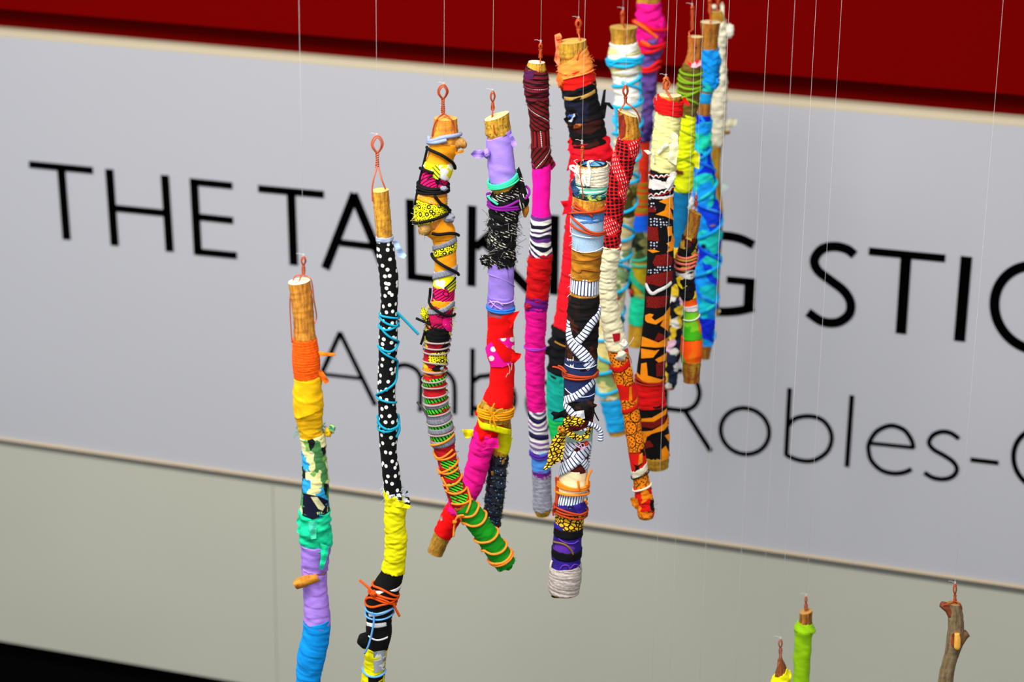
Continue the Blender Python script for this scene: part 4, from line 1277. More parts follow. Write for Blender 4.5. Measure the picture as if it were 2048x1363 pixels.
# --- maroon stripe and hot pink stick
e = stick('wrapped_stick', 'thin stick with a maroon striped top, long hot pink wraps and a grey yarn end', 3.12,
          [(1073, 124, 16.5), (1072, 150, 23), (1073, 180, 23), (1077, 215, 20), (1080, 260, 18.5), (1082, 310, 19), (1083, 345, 18.5), (1082, 400, 17.5), (1082, 440, 19.5), (1081, 480, 20), (1081, 512, 22.5), (1077, 550, 22), (1075, 590, 21), (1072, 610, 22), (1072, 640, 20), (1070, 700, 19), (1071, 780, 18), (1074, 828, 17), (1077, 865, 18), (1080, 900, 18), (1083, 940, 18), (1084, 980, 17), (1085, 1015, 18), (1085, 1029, 13)])
MR = (100, 8, 13)
e.band(142, 205, chevron((94, 10, 26), (14, 4, 6), (190, 120, 130), 9, 6), 'wrap', 18, 1.8, t0=6)
e.patch([(1050, 142), (1070, 140), (1066, 158), (1051, 160)], plain((84, 18, 74)), 2.6)
e.band(200, 262, chevron(MR, (12, 4, 4), (220, 210, 200), 8, 35), 'wrap', 30, 1.0)
e.band(256, 300, chevron((124, 10, 16), (14, 4, 4), (226, 220, 210), 9, 88), 'smooth', 30, 0.8)
e.band(294, 336, chevron(MR, (12, 4, 4), (226, 214, 204), 8.5, -48), 'wrap', 26, 1.0, t1=-3)
e.flap([(1092, 318), (1102, 310), (1111, 328), (1104, 336), (1094, 334)], chevron(MR, (12, 4, 4), (226, 214, 204), 8.5, -48), 0.4)
e.fringe(150, 330, 34, 8, solid((60, 10, 20), 0.7), 0.4, True, 51)
HPK = plain((255, 6, 160), 0.93, 34)
e.band(330, 438, HPK, 'smooth', 44, 0.6)
e.flap([(1095, 333), (1110, 322), (1112, 330), (1104, 340), (1096, 341)], HPK, 0.1)
YS = multistripe(((240, 238, 224), (16, 14, 40), (240, 238, 226), (104, 52, 130), (20, 18, 54), (236, 234, 226), (60, 40, 90)), 40, 14, 5.0, 1.7)
e.band(434, 517, YS, 'yarn', 6, 1.0)
e.band(512, 602, plain((222, 6, 14), 0.84), 'wrap', 22, 1.4, rag=2.0)
e.flap([(1056, 530), (1066, 528), (1066, 552), (1060, 549), (1052, 546), (1058, 540)], plain((214, 6, 14)), 0.3)
e.fringe(518, 600, 34, 6, solid((200, 10, 16), 0.7), 0.6, True, 52)
e.band(596, 624, plain((122, 18, 140), 0.8), 'wrap', 9, 1.5)
e.lump(1057, 612, 8, 6, plain((200, 20, 40)), 0.75, 'cloth_knot', 4, 0.4)
e.band(618, 828, plain((250, 6, 150), 0.84, 20), 'wrap', 19, 1.1)
e.cord([[(1051, 692), (1070, 700), (1090, 692)], [(1051, 695), (1070, 697), (1090, 697)]], 1.3, cordmat((180, 60, 210)), 'violet_cord', loop=True, lift=1.6)
e.fringe(620, 826, 36, 6, solid((226, 20, 130), 0.7), 0.4, True, 53)
e.band(824, 910, multistripe(((238, 236, 226), (134, 94, 160), (238, 236, 228), (24, 20, 60), (40, 34, 84), (232, 230, 222), (110, 90, 140)), 42, 10, 5.0, 1.7), 'yarn', 5.5, 1.0)
e.band(904, 946, denim((66, 140, 226), (90, 160, 236)), 'wrap', 16, 0.8)
e.cord([[(1064, 905), (1080, 913), (1098, 902)], [(1064, 910), (1080, 918), (1098, 908)]], 2.4, cordmat((80, 40, 160)), 'purple_cord', loop=True)
e.band(942, 958, plain((124, 26, 140), 0.8), 'wrap', 8, 0.9)
e.band(954, 1024, yarnmat((172, 172, 184), (130, 130, 144)), 'yarn', 6, 1.1, rag=1.4)
e.fringe(950, 1024, 30, 5, solid((110, 110, 124), 0.8), 0.4, True, 54)
e.branch(GOLD, cut=cutmat((244, 236, 206), (214, 190, 140)))
e.hook(1081, 86, 6, 99, 115, [[(1081, 115, 1), (1080, 128, 12), (1077, 145, 22)]], 1.2, 3)
thread(e, 1081.5, 86, 'clear thread holding up the maroon striped and hot pink stick')

# --- orange, red and black stick behind the denim one
f = stick('wrapped_stick', 'thick stick with orange and red collars and black rags, partly behind the denim stick', 3.24,
          [(1144, 82, 28), (1147, 112, 30), (1151, 135, 34), (1156, 165, 34), (1163, 205, 33), (1171, 245, 35), (1177, 275, 36), (1181, 305, 40), (1178, 350, 37), (1172, 410, 35), (1163, 470, 34), (1157, 530, 32), (1150, 590, 33), (1143, 640, 33), (1134, 690, 34), (1129, 740, 33), (1125, 790, 31), (1127, 840, 30), (1129, 880, 26)])
f.band(116, 152, plain((255, 150, 60), 0.86), 'wrap', 16, 1.4, t0=-14, t1=-5)
f.flap([(1109, 70), (1120, 66), (1124, 74), (1118, 82), (1120, 118), (1118, 134), (1108, 120), (1112, 100)], plain((246, 140, 84)), 0.3)
f.band(144, 180, plain((240, 20, 10), 0.86), 'wrap', 22, 1.0, t0=-6, t1=-4)
f.lump(1124, 162, 10, 15, plain((255, 110, 30), 0.8), 0.3, 'cloth_knot', 3, 0.4)
f.fringe(112, 182, 60, 9, solid((240, 130, 70), 0.8), 0.5, True, 61)
f.cord([[(1128, 158), (1150, 152), (1184, 140)]], 1.4, cordmat((255, 150, 70)), 'orange_cord', lift=2.0)
BK = plain((9, 8, 12), 0.6)
f.band(176, 246, camo((BLACK, (10, 10, 18), BLACK, (16, 18, 40), BLACK), 22), 'wrap', 20, 1.6, t0=-4)
f.ribbon([(1131, 196), (1158, 196), (1188, 182)], 7, plain((196, 152, 70)), 2.6, 'tan_strip')
f.flap([(1196, 236), (1202, 206), (1207, 180), (1212, 178), (1210, 204), (1220, 205), (1228, 218), (1224, 219), (1214, 210), (1210, 236), (1200, 242)], BK, 0.2)
f.band(240, 296, camo(((14, 5, 5), (30, 10, 7), (8, 6, 6), (50, 16, 10), (10, 6, 6)), 20), 'wrap', 22, 1.4)
f.lump(1160, 250, 15, 11, camo(((150, 66, 20), (110, 40, 12), (180, 100, 40)), 9), 0.7, 'brown_wad', 3, 0.2)
f.flap([(1126, 238), (1140, 228), (1170, 226), (1176, 234), (1156, 240), (1146, 252), (1136, 250)], camo((BLACK, BLACK, (196, 208, 224), BLACK, (60, 90, 160), BLACK, (255, 168, 20), BLACK), 5), 0.95)
f.flap([(1128, 240), (1142, 242), (1144, 252), (1134, 250)], plain((255, 176, 20)), 0.9)
RS = plain((252, 14, 36), 0.8, 18)
f.band(286, 352, RS, 'bunch', 16, 0.9, t0=-4)
f.flap([(1144, 270), (1150, 276), (1146, 300), (1142, 318), (1138, 340), (1133, 342), (1138, 320), (1141, 304), (1134, 300), (1140, 290), (1134, 284)], RS, 0.4)
f.flap([(1206, 286), (1216, 280), (1226, 300), (1232, 320), (1222, 326), (1208, 318)], RS, 0.3)
f.band(350, 664, RS, 'wrap', 40, 1.2)
f.flap([(1120, 402), (1150, 399), (1150, 426), (1140, 426), (1124, 430), (1128, 416)], RS, 0.4)
f.band(660, 760, BK, 'bunch', 16, 0.8)
f.flap([(1090, 694), (1104, 688), (1108, 704), (1100, 712), (1090, 708)], BK, 0.2)
f.cord([[(1112, 682), (1122, 688), (1132, 692)]], 1.6, cordmat((180, 130, 40)), 'tan_cord', lift=2)
f.band(752, 842, plain((14, 178, 156), 0.85), 'wrap', 30, 1.1)
f.band(836, 884, plain((20, 206, 96), 0.85), 'wrap', 22, 0.9)
f.flap([(1112, 756), (1124, 754), (1130, 766), (1120, 772), (1114, 764)], plain((14, 178, 156)), 1.0)
f.branch(wood((206, 158, 44), (150, 104, 26), 0.5, 9), cut=cutmat((220, 180, 90), (180, 130, 50)))
f.lump(1118, 78, 6, 9, plain((230, 96, 50), 0.8), 0.2, 'cloth_end', 3, 0.5)
f.hook(1157, 38, 11, 58, 66, [[(1157, 66, 1), (1160, 82, 10), (1158, 104, 26), (1154, 120, 30)]], 1.7, 2)
thread(f, 1157, 39, 'clear thread tied above the stick with the orange and red collars')

# --- denim, ticking and animal print stick, nearest
g = stick('wrapped_stick', 'stick topped with cream yarn and denim, crossed by blue ticking strips, ending in grey cord', 2.92,
          [(1184, 327, 30), (1183, 358, 32), (1178, 395, 33), (1176, 430, 32), (1175, 480, 31.5), (1172, 530, 28), (1169, 575, 28.5), (1167, 620, 31), (1164, 680, 31), (1161, 740, 30), (1158, 790, 29), (1158, 830, 29), (1155, 880, 27), (1150, 915, 27.5), (1147, 950, 28), (1144, 985, 30), (1141, 1020, 30), (1137, 1055, 28), (1134, 1090, 29), (1132, 1125, 29), (1130, 1150, 31), (1127, 1184, 28)])
CRM = yarnmat((240, 232, 208), (206, 192, 160))
FL = camo(((18, 40, 80), (40, 110, 170), (14, 26, 60), (90, 150, 180), (20, 50, 96)), 8)
g.band(338, 374, CRM, 'yarn', 5, 1.3, lift=0.8, t0=-2)
g.lump(1184, 330, 30, 4, CRM, 0.0, 'yarn_top', 2, 0.04, rz=30)
g.lump(1188, 327, 22, 4, FL, 0.1, 'blue_print_top', 2, 0.06, rz=20)
YT = cordmat((246, 242, 230))
g.tail([[(1178, 372, 1.2), (1180, 345, 1.3), (1176, 325, 0.9), (1186, 322, 0.6)], [(1165, 366, 1.1), (1158, 350, 1.0), (1146, 340, 0.9), (1140, 334, 0.8), (1148, 332, 0.8), (1158, 346, 1.0)], [(1168, 372, 1.1), (1164, 360, 1.1), (1168, 350, 1.1), (1170, 364, 1.2), (1176, 372, 1.2)], [(1156, 338, 0.9), (1150, 346, 0.9), (1152, 336, 0.9)]], 2.3, YT, 'yarn_tail')
g.fringe(320, 376, 60, 9, solid((240, 236, 224), 0.8), 0.35, False, 71)
g.band(372, 394, multistripe(((60, 200, 160), (190, 226, 196), (36, 60, 70), (120, 220, 180), (226, 232, 210)), 15, -8, 1.2, 0.3), 'yarn', 5, 1.0)
g.flap([(1141, 366), (1150, 350), (1152, 372), (1164, 384), (1164, 398), (1150, 392), (1142, 378)], denim((24, 50, 90), (70, 110, 150)), 0.75)
g.band(388, 402, camo(((16, 24, 40), (40, 80, 120), (180, 190, 60), (20, 60, 40)), 8), 'wrap', 8, 0.8)
RU = cordmat((178, 62, 22))
g.band(400, 424, wood((222, 158, 48), (170, 104, 28), 0.4), 'smooth', 30, 0.3, name='bark_strip', note=False)
g.cord([[(1150, 412), (1166, 420), (1180, 424), (1206, 414)], [(1148, 418), (1170, 426), (1206, 420)], [(1152, 404), (1172, 422), (1184, 432)]], 2.2, RU, 'rust_cord', loop=False, lift=2.0)
g.band(422, 446, denim((56, 110, 180), (120, 160, 206)), 'wrap', 12, 1.0, t0=-2)
g.band(440, 508, denim((150, 180, 206), (186, 206, 222)), 'smooth', 40, 1.2)
g.cord([[(1146, 430), (1160, 446), (1184, 464), (1206, 462)], [(1146, 447), (1164, 460), (1186, 468), (1206, 466)], [(1143, 428), (1160, 424), (1190, 422), (1207, 416)]], 2.4, RU, 'rust_cord', loop=False, lift=3.0)
g.cord([[(1144, 430), (1141, 445), (1144, 462), (1164, 472), (1196, 474)], [(1146, 496), (1170, 504), (1204, 492)]], 0.8, cordmat((236, 236, 236)), 'white_stitching', lift=2.2)
g.fringe(432, 510, 24, 6, solid((210, 220, 236), 0.8), 0.35, True, 72)
g.band(504, 564, plain((190, 124, 22), 0.72), 'wrap', 20, 1.0)
g.cord([[(1146, 536), (1160, 544), (1168, 538), (1200, 542)], [(1146, 516), (1172, 521), (1198, 512)]], 1.1, cordmat((150, 80, 20)), 'brown_cord', lift=1.5)
TICK = stripes((232, 236, 244), (40, 54, 96), 7.0, 0.68, 0, 0.12)
TICKV = stripes((232, 236, 244), (30, 44, 84), 6.6, 0.62, 90, 0.12)
g.band(560, 592, TICKV, 'smooth', 40, 0.7, lift=0.8, t1=2)
g.fringe(556, 594, 14, 9, solid((236, 236, 240), 0.8), 0.4, True, 73)
g.band(588, 604, wood((214, 150, 40), (150, 90, 24), 0.5), 'smooth', 20, 0.3, name='bark_strip', note=False)
DB = camo(((8, 5, 5), (14, 8, 6), (60, 24, 10), (8, 4, 4), (26, 10, 6)), 15)
g.band(596, 842, DB, 'wrap', 22, 1.3)
NAVY = denim((24, 36, 78), (44, 60, 108))
g.band(722, 802, NAVY, 'smooth', 30, 0.9, lift=2.0)
g.patch([(1136, 710), (1148, 712), (1148, 734), (1136, 732)], stripes((232, 230, 214), (150, 120, 90), 6, 0.7, 90, 0.2), 2.2)
g.patch([(1137, 758), (1150, 758), (1148, 776), (1138, 774)], stripes((226, 232, 220), (150, 170, 150), 5, 0.7, 90, 0.2), 2.2)
g.patch([(1152, 772), (1164, 766), (1172, 768), (1168, 778), (1156, 784)], plain((206, 226, 190)), 2.2)
g.cord([[(1133, 727), (1160, 736), (1190, 728)], [(1133, 776), (1158, 792), (1186, 786)]], 0.9, cordmat((214, 220, 236)), 'white_stitching', lift=2.4)
g.ribbon([(1136, 658), (1142, 682), (1162, 704), (1182, 732)], 23, TICK, 2.6, 'ticking_strip')
g.ribbon([(1138, 640), (1137, 655), (1139, 668)], 13, TICK, 2.4, 'ticking_strip')
g.ribbon([(1198, 616), (1184, 644), (1168, 668), (1154, 684)], 15, TICK, 3.8, 'ticking_strip')
g.ribbon([(1188, 756), (1172, 776), (1150, 792), (1132, 800)], 14, TICK, 3.4, 'ticking_strip')
g.ribbon([(1130, 806), (1140, 820), (1152, 834), (1160, 842)], 15, TICK, 3.2, 'ticking_strip')
g.cord([[(1131, 747), (1150, 752), (1172, 752), (1190, 748)], [(1132, 752), (1152, 757), (1176, 754), (1189, 744)], [(1132, 744), (1150, 750), (1188, 752)]], 2.2, RU, 'rust_cord', loop=True, lift=3.6)
g.tail([[(1134, 748, 0.8), (1122, 738, 0.6), (1112, 734, 0.5), (1105, 733, 0.4)], [(1133, 744, 0.8), (1124, 734, 0.6), (1116, 731, 0.5)]], 2.0, RU, 'rust_cord')
g.lump(1168, 812, 22, 17, camo(((8, 5, 5), (46, 20, 10), (10, 6, 6)), 14), 0.75, 'dark_wad', 3, 0.2)
g.flap([(1101, 826), (1106, 822), (1118, 824), (1130, 818), (1140, 814), (1144, 826), (1134, 836), (1122, 834), (1106, 840), (1107, 832)], plain((9, 7, 8)), 0.7)
g.flap([(1152, 822), (1168, 820), (1170, 836), (1156, 840)], plain((228, 232, 238)), 1.35)
g.tail([[(1188, 822, 0.8), (1196, 838, 0.6), (1198, 841, 0.6)], [(1184, 806, 1), (1192, 812, 0.8)]], 1.4, cordmat(BLACK), 'loose_thread')
g.band(838, 948, plain((96, 22, 18), 0.6), 'smooth', 30, 0.8)
for p, w in (([(1126, 912), (1140, 892), (1160, 872), (1178, 862)], 22), ([(1118, 944), (1140, 928), (1160, 912), (1180, 884)], 21), ([(1128, 890), (1146, 908), (1164, 920), (1174, 934)], 15), ([(1176, 866), (1182, 900), (1177, 934)], 12)):
    g.ribbon(p, w, TICK, 2.4 + 0.3 * w / 10, 'ticking_strip')
LEO = cells((12, 8, 4), (246, 190, 30), 6.5, 0.15, 1.7, 20)
LEOF = cells((12, 8, 4), (250, 196, 34), 5.6, 0.16, 1.8, -20)
g.patch([(1132, 862), (1182, 858), (1180, 880), (1134, 884)], plain((150, 186, 170)), 4.6)
g.flap([(1128, 838), (1136, 830), (1160, 834), (1170, 842), (1162, 852), (1142, 850), (1132, 862), (1126, 870), (1120, 862)], LEOF, 1.55)
g.flap([(1132, 858), (1146, 864), (1164, 872), (1176, 856), (1184, 854), (1178, 874), (1160, 882), (1142, 876), (1130, 868)], LEOF, 1.6)
g.flap([(1118, 862), (1132, 864), (1130, 886), (1124, 918), (1112, 926), (1102, 932), (1090, 940), (1086, 938), (1094, 924), (1098, 898), (1106, 876)], LEOF, 1.3)
g.lump(1124, 860, 9, 9, leopard((190, 120, 20), (20, 8, 4), 5), 1.5, 'cloth_knot', 3, 0.3)
g.tail([[(1176, 846, 1.0), (1190, 852, 0.9), (1200, 862, 0.8), (1201, 880, 0.8)]], 5.0, stripes((232, 236, 244), (40, 54, 96), 6, 0.6, 0, 0.1), 'ticking_strip', taper=1.15)
g.tail([[(1156, 894, 1.4), (1166, 886, 1.5), (1172, 898, 1.4)], [(1158, 884, 1.5), (1168, 900, 1.5)], [(1150, 890, 1.4), (1164, 896, 1.5), (1176, 890, 1.3)]], 1.0, cordmat((226, 170, 200)), 'pink_thread')
g.lump(1172, 886, 5, 5, camo(((230, 80, 20), (180, 40, 20)), 4), 1.3, 'orange_knot')
g.band(944, 992, plain((246, 232, 178), 0.9), 'smooth', 30, 1.0)
OG = cordmat((255, 134, 26))
g.cord([[(1116, 958), (1130, 970), (1150, 976), (1176, 966)], [(1117, 962), (1132, 974), (1152, 979), (1175, 971)], [(1116, 982), (1134, 988), (1160, 988), (1174, 984)], [(1117, 968), (1140, 978), (1172, 975)]], 2.5, OG, 'orange_cord', loop=True, lift=2.0)
g.tail([[(1174, 970, 0.8), (1176, 954, 0.6), (1183, 939, 0.5)], [(1158, 982, 1.2), (1157, 970, 1.3), (1156, 961, 1.3)], [(1170, 998, 0.9), (1174, 1007, 0.7)]], 2.6, OG, 'orange_cord')
g.tail([[(1112, 954, 0.3), (1113, 980, 0.4), (1111, 1006, 0.6)], [(1115, 956, 0.3), (1116, 985, 0.5), (1113, 1010, 0.6)]], 2.2, RU, 'rust_cord')
g.band(986, 1016, stripes((228, 236, 244), (30, 60, 90), 5.6, 0.62, 96, 0.15), 'smooth', 30, 0.8, t1=-10)
PUR = camo(((40, 24, 120), (52, 30, 140), (36, 20, 110), (80, 50, 170), (30, 16, 90)), 18)
g.band(1010, 1030, PUR, 'wrap', 12, 1.0, t0=-6)
g.band(1022, 1062, LEO, 'smooth', 26, 1.2)
g.cord([[(1108, 1012), (1124, 1024), (1150, 1028), (1172, 1018)], [(1108, 1018), (1126, 1030), (1150, 1036), (1171, 1028)], [(1110, 1010), (1130, 1020), (1172, 1026)]], 2.3, RU, 'rust_cord', loop=True, lift=2.4)
g.tail([[(1110, 1014, 0.7), (1106, 1020, 0.5), (1107, 1030, 0.5)]], 2.2, RU, 'rust_cord')
PUR2 = camo(((44, 26, 128), (48, 28, 134), (40, 24, 118), (92, 44, 160), (44, 26, 128)), 16, 1.8, 20)
g.band(1056, 1146, PUR2, 'smooth', 30, 1.0, rag=1.2)
g.band(1063, 1078, plain((8, 6, 10)), 'smooth', 14, 0.7, lift=1.4)
g.band(1106, 1122, plain((8, 6, 10)), 'smooth', 14, 0.7, lift=1.4)
g.cord([[(1108, 1082), (1126, 1086), (1140, 1096), (1146, 1108)]], 2.0, cordmat((130, 100, 30)), 'gold_print_line', lift=0.2)
g.cord([[(1120, 1138), (1126, 1130), (1136, 1130), (1140, 1138)], [(1140, 1136), (1148, 1128), (1156, 1130), (1160, 1138)], [(1118, 1076), (1130, 1084), (1146, 1086), (1156, 1080)]], 1.3, cordmat((106, 52, 168)), 'violet_print_line', lift=0.2)
g.band(1140, 1194, yarnmat((206, 194, 184), (166, 152, 144)), 'yarn', 6.5, 1.5, lift=0.8, t0=-4)
g.lump(1126, 1186, 25, 7, plain((12, 8, 8)), -0.1, 'fabric_end', 2, 0.08, 12)
g.tail([[(1104, 1120, 0.3), (1101, 1132, 0.4), (1102, 1142, 0.4)]], 2.4, cordmat((206, 194, 184)), 'grey_cord')
g.branch(wood((222, 158, 48), (170, 104, 28), 0.4), cut=plain((12, 8, 8)))
g.hook(1165, 292, 5, 298, 316, [[(1165, 316, 1), (1162, 326, 18), (1160, 345, 33), (1164, 372, 36), (1167, 398, 36)]], 1.3, 4)
thread(g, 1164, 286, 'clear thread running down to the cream yarn topped denim stick')

# --- red netting and cream stick with the citrus print foot
h = stick('wrapped_stick', 'bent stick in red netting and cream cloth with an orange and black wheel print foot', 3.06,
          [(1254, 226, 18), (1257, 250, 20), (1259, 280, 22.5), (1250, 310, 22), (1243, 340, 21.5), (1234, 375, 21), (1228, 410, 20), (1224, 445, 19), (1221, 475, 19), (1219, 500, 20.5), (1215, 535, 18.5), (1214, 575, 17.5), (1218, 615, 18.5), (1224, 650, 19), (1232, 685, 20), (1239, 715, 20), (1247, 745, 20), (1254, 778, 18), (1260, 810, 17), (1267, 860, 16.5), (1273, 900, 16.5), (1279, 940, 16), (1284, 970, 16), (1289, 1000, 16.5), (1293, 1034, 15)])
h.band(280, 500, holes((196, 8, 18), (26, 4, 6), (250, 220, 214)), 'wrap', 46, 1.6)
h.fringe(290, 500, 40, 6, solid((200, 20, 30), 0.7), 0.5, True, 81)
CRE = plain((250, 240, 196), 0.86)
h.band(496, 702, CRE, 'wrap', 20, 1.5)
h.flap([(1232, 480), (1240, 478), (1243, 490), (1238, 500), (1228, 502)], plain((246, 238, 214)), 0.6)
h.flap([(1234, 478), (1240, 476), (1243, 484), (1238, 490)], plain((170, 10, 30)), 0.8, grid=2)
h.fringe(486, 530, 20, 12, solid((220, 210, 160), 0.8), 0.4, True, 82)
h.patch([(1225, 666), (1238, 665), (1238, 680), (1228, 682)], plain((190, 10, 30)), 4.2)
h.lump(1247, 690, 9, 12, plain((246, 242, 224), 0.84), 0.75, 'cloth_knot', 3, 0.4)
h.lump(1242, 710, 11, 10, plain((246, 240, 214), 0.84), 0.95, 'cloth_knot', 6, 0.35)
h.flap([(1248, 700), (1255, 695), (1256, 702), (1250, 705)], plain((180, 10, 40)), 1.1, grid=2)
h.tail([[(1256, 692, 0.6), (1262, 684, 0.5), (1268, 674, 0.4)], [(1260, 718, 0.5), (1266, 740, 0.5), (1268, 764, 0.4)], [(1259, 715, 0.6), (1263, 735, 0.5), (1266, 768, 0.4)]], 1.1, RAW, 'loose_thread')
CT = citrus()
REDP = camo(((226, 20, 10), (226, 24, 10), (230, 20, 8), (30, 6, 4), (226, 20, 10)), 15)
h.band(698, 772, CT, 'smooth', 40, 0.6)
h.ribbon([(1226, 738), (1242, 738), (1258, 724)], 11, plain((226, 20, 12)), 1.4, loop=True)
h.band(768, 806, REDP, 'smooth', 30, 0.8)
h.patch([(1258, 774), (1262, 772), (1264, 800), (1258, 802)], plain((255, 150, 10)), 1.8)
h.band(800, 906, CT, 'smooth', 40, 0.6)
h.ribbon([(1244, 822), (1260, 820), (1276, 806)], 8, plain((226, 24, 12)), 1.4, loop=True)
h.band(900, 946, REDP, 'smooth', 30, 0.8)
h.patch([(1278, 908), (1284, 904), (1284, 924), (1276, 930)], plain((255, 150, 20)), 1.8)
h.band(938, 952, plain((246, 236, 206)), 'smooth', 10, 0.4, lift=0.8, t0=-7, t1=-7)
h.band(950, 984, CT, 'smooth', 40, 0.5, t0=-6, t1=-6)
h.cord([[(1267, 957), (1280, 953), (1296, 941)]], 1.3, cordmat(BLACK), 'black_line', loop=True, lift=1.6)
h.cord([[(1270, 981), (1284, 978), (1300, 966)]], 2.2, cordmat((244, 236, 200)), 'cream_cord', loop=True, lift=1.0)
h.band(978, 1036, camo(((226, 16, 10), (228, 18, 10), (20, 6, 4), (255, 140, 10), (226, 18, 10)), 15), 'wrap', 22, 1.4)
h.flap([(1260, 996), (1266, 993), (1278, 998), (1278, 1012), (1272, 1018), (1264, 1010)], citrus((255, 140, 10), (20, 6, 4), 9), 0.7)
h.flap([(1282, 1030), (1296, 1020), (1302, 1026), (1300, 1036), (1288, 1038)], CT, 1.0)
h.fringe(1018, 1036, 8, 14, solid((200, 150, 90), 0.8), 0.35, False, 83)
h.branch(wood((206, 140, 34), (130, 80, 18), 0.6, 8), cut=cutmat((226, 214, 160), (190, 160, 90)), tilt=10)
h.patch([(1238, 232), (1247, 228), (1252, 250), (1250, 272), (1240, 280), (1238, 256)], wood((150, 44, 14), (90, 20, 8), 0.4), 0.8, 'bark_scar')
h.hook(1251, 171, 10, 194, 206, [[(1250, 206, 1), (1243, 216, 4), (1237, 226, 6), (1238, 232, 8)], [(1253, 206, 1), (1264, 214, 10), (1275, 226, 8), (1281, 244, 4)]], 1.5, 2, solid((190, 84, 40), 0.4, 0.45))
thread(h, 1251, 171, 'clear thread tied to the wire loop of the red netting stick')

# --- white stick laced with cyan cord
i_ = stick('wrapped_stick', 'white stick laced with cyan cord all the way down, behind the red netting stick', 3.52,
           [(1247, 54, 28), (1247, 70, 25), (1248, 92, 27), (1249, 112, 32), (1252, 135, 29), (1255, 170, 26), (1256, 220, 26), (1254, 280, 25), (1251, 340, 25), (1247, 400, 24), (1241, 460, 24), (1234, 520, 24), (1227, 580, 24), (1220, 640, 24), (1215, 690, 24), (1214, 730, 24), (1220, 780, 23), (1230, 830, 21), (1236, 866, 18)])
IW = plain((240, 238, 226), 0.86)
i_.band(90, 244, IW, 'wrap', 24, 1.8)
i_.band(98, 112, plain((232, 222, 150), 0.8), 'smooth', 12, 0.7, lift=1.8)
i_.band(136, 152, plain((214, 206, 120), 0.76), 'smooth', 12, 0.7, lift=1.8)
i_.band(240, 372, plain((232, 222, 180), 0.8), 'wrap', 24, 1.2)
i_.band(372, 440, camo(((120, 110, 40), (70, 60, 16), (170, 160, 70), (60, 70, 20)), 12), 'wrap', 20, 1.0)
i_.band(436, 500, plain((230, 208, 150), 0.84), 'wrap', 30, 1.0)
i_.band(496, 566, camo(((236, 234, 220), (140, 170, 110), (40, 60, 50), (240, 236, 214)), 16), 'wrap', 24, 1.0)
i_.band(560, 800, camo(((226, 206, 130), (170, 180, 90), (236, 226, 180), (190, 60, 40), (120, 150, 90)), 20), 'wrap', 26, 1.0)
i_.band(802, 864, plain((26, 172, 236), 0.85), 'wrap', 20, 1.2)
CYAN = cordmat((26, 178, 226))
i_.cord([[(1220, 124), (1236, 131), (1256, 132), (1278, 120)], [(1220, 120), (1248, 122), (1276, 126)], [(1224, 130), (1244, 118), (1270, 119)]], 3.6, CYAN, 'cyan_cord', loop=True, lift=1)
i_.helix(150, 802, 12.5, 3.2, CYAN, 0.4, 1, 'cyan_cord', 1.0, 7)
i_.helix(160, 802, 7.0, 2.8, CYAN, 2.0, -1, 'cyan_cord', 1.4, 9)
i_.tail([[(1278, 140, 0.4), (1280, 175, 0.5), (1276, 215, 0.6)], [(1232, 212, 0.8), (1233, 250, 0.7), (1235, 275, 0.6)]], 3.4, CYAN, 'cyan_cord')
i_.branch(wood((196, 150, 44), (150, 96, 30), 0.4, 9), cut=cutmat((206, 172, 86), (170, 130, 56)))
i_.hook(1245, 22, 6, 34, 46, [[(1246, 46, 1), (1249, 56, 18), (1252, 74, 26)]], 1.6, 2)
thread(i_, 1246, 20, 'clear thread tied above the cyan laced white stick')

# --- pink, violet and red stick
j = stick('wrapped_stick', 'stick with hot pink top, violet middle and mint foot, behind the wax print stick', 3.68,
          [(1298, -26, 23), (1297, 10, 24), (1300, 50, 29), (1298, 88, 26), (1294, 125, 21), (1295, 160, 18), (1292, 200, 15), (1290, 250, 14), (1288, 290, 12), (1284, 340, 14), (1281, 400, 17), (1280, 450, 18), (1281, 500, 17), (1281, 560, 16), (1278, 610, 18), (1276, 650, 19), (1274, 690, 19)])
j.band(8, 106, plain((246, 6, 140), 0.82), 'bunch', 18, 0.9)
j.lump(1321, 56, 10, 22, plain((246, 6, 140), 0.82), 0.3, 'cloth_wad', 2, 0.35)
j.band(100, 282, plain((104, 72, 150), 0.78), 'bunch', 20, 0.9)
j.band(250, 284, plain((52, 30, 100), 0.7), 'wrap', 16, 1.2)
for p in ([(1270, 42), (1285, 46), (1305, 58), (1326, 60)], [(1274, 80), (1296, 92), (1322, 88)], [(1276, 100), (1296, 104), (1320, 92)], [(1276, 134), (1296, 136), (1312, 122)], [(1278, 140), (1296, 142), (1312, 134)]):
    j.cord([p], 3.4, cordmat((226, 18, 22)), 'red_cord', loop=True, lift=2.5)
j.tail([[(1268, 42, 0.9), (1290, 56, 1.25), (1315, 76, 1.0)], [(1282, 82, 1.1), (1300, 92, 1.2)]], 3.4, cordmat((250, 100, 16)), 'orange_cord')
j.tail([[(1312, 120, 0.3), (1311, 145, 0.3), (1306, 168, 0.3)]], 3.0, cordmat((226, 18, 22)), 'red_cord')
j.lump(1306, 82, 10, 9, plain((110, 76, 150)), 0.9, 'cloth_wad', 3, 0.3)
j.lump(1310, 112, 9, 7, plain((100, 70, 146)), 0.6, 'cloth_wad', 4, 0.3)
j.band(276, 372, plain((226, 46, 14), 0.82), 'smooth', 24, 0.8)
j.band(366, 432, multistripe(((150, 130, 20), (210, 46, 14), (130, 130, 30), (226, 60, 16), (150, 110, 20)), 26, 4, 1.2, 0.3), 'yarn', 7, 1.0)
j.band(428, 468, denim((10, 92, 226), (20, 110, 240)), 'smooth', 20, 0.9)
j.band(464, 524, camo(((40, 50, 24), (130, 130, 70), (16, 26, 14), (160, 150, 100), (60, 80, 40)), 14), 'wrap', 18, 1.0)
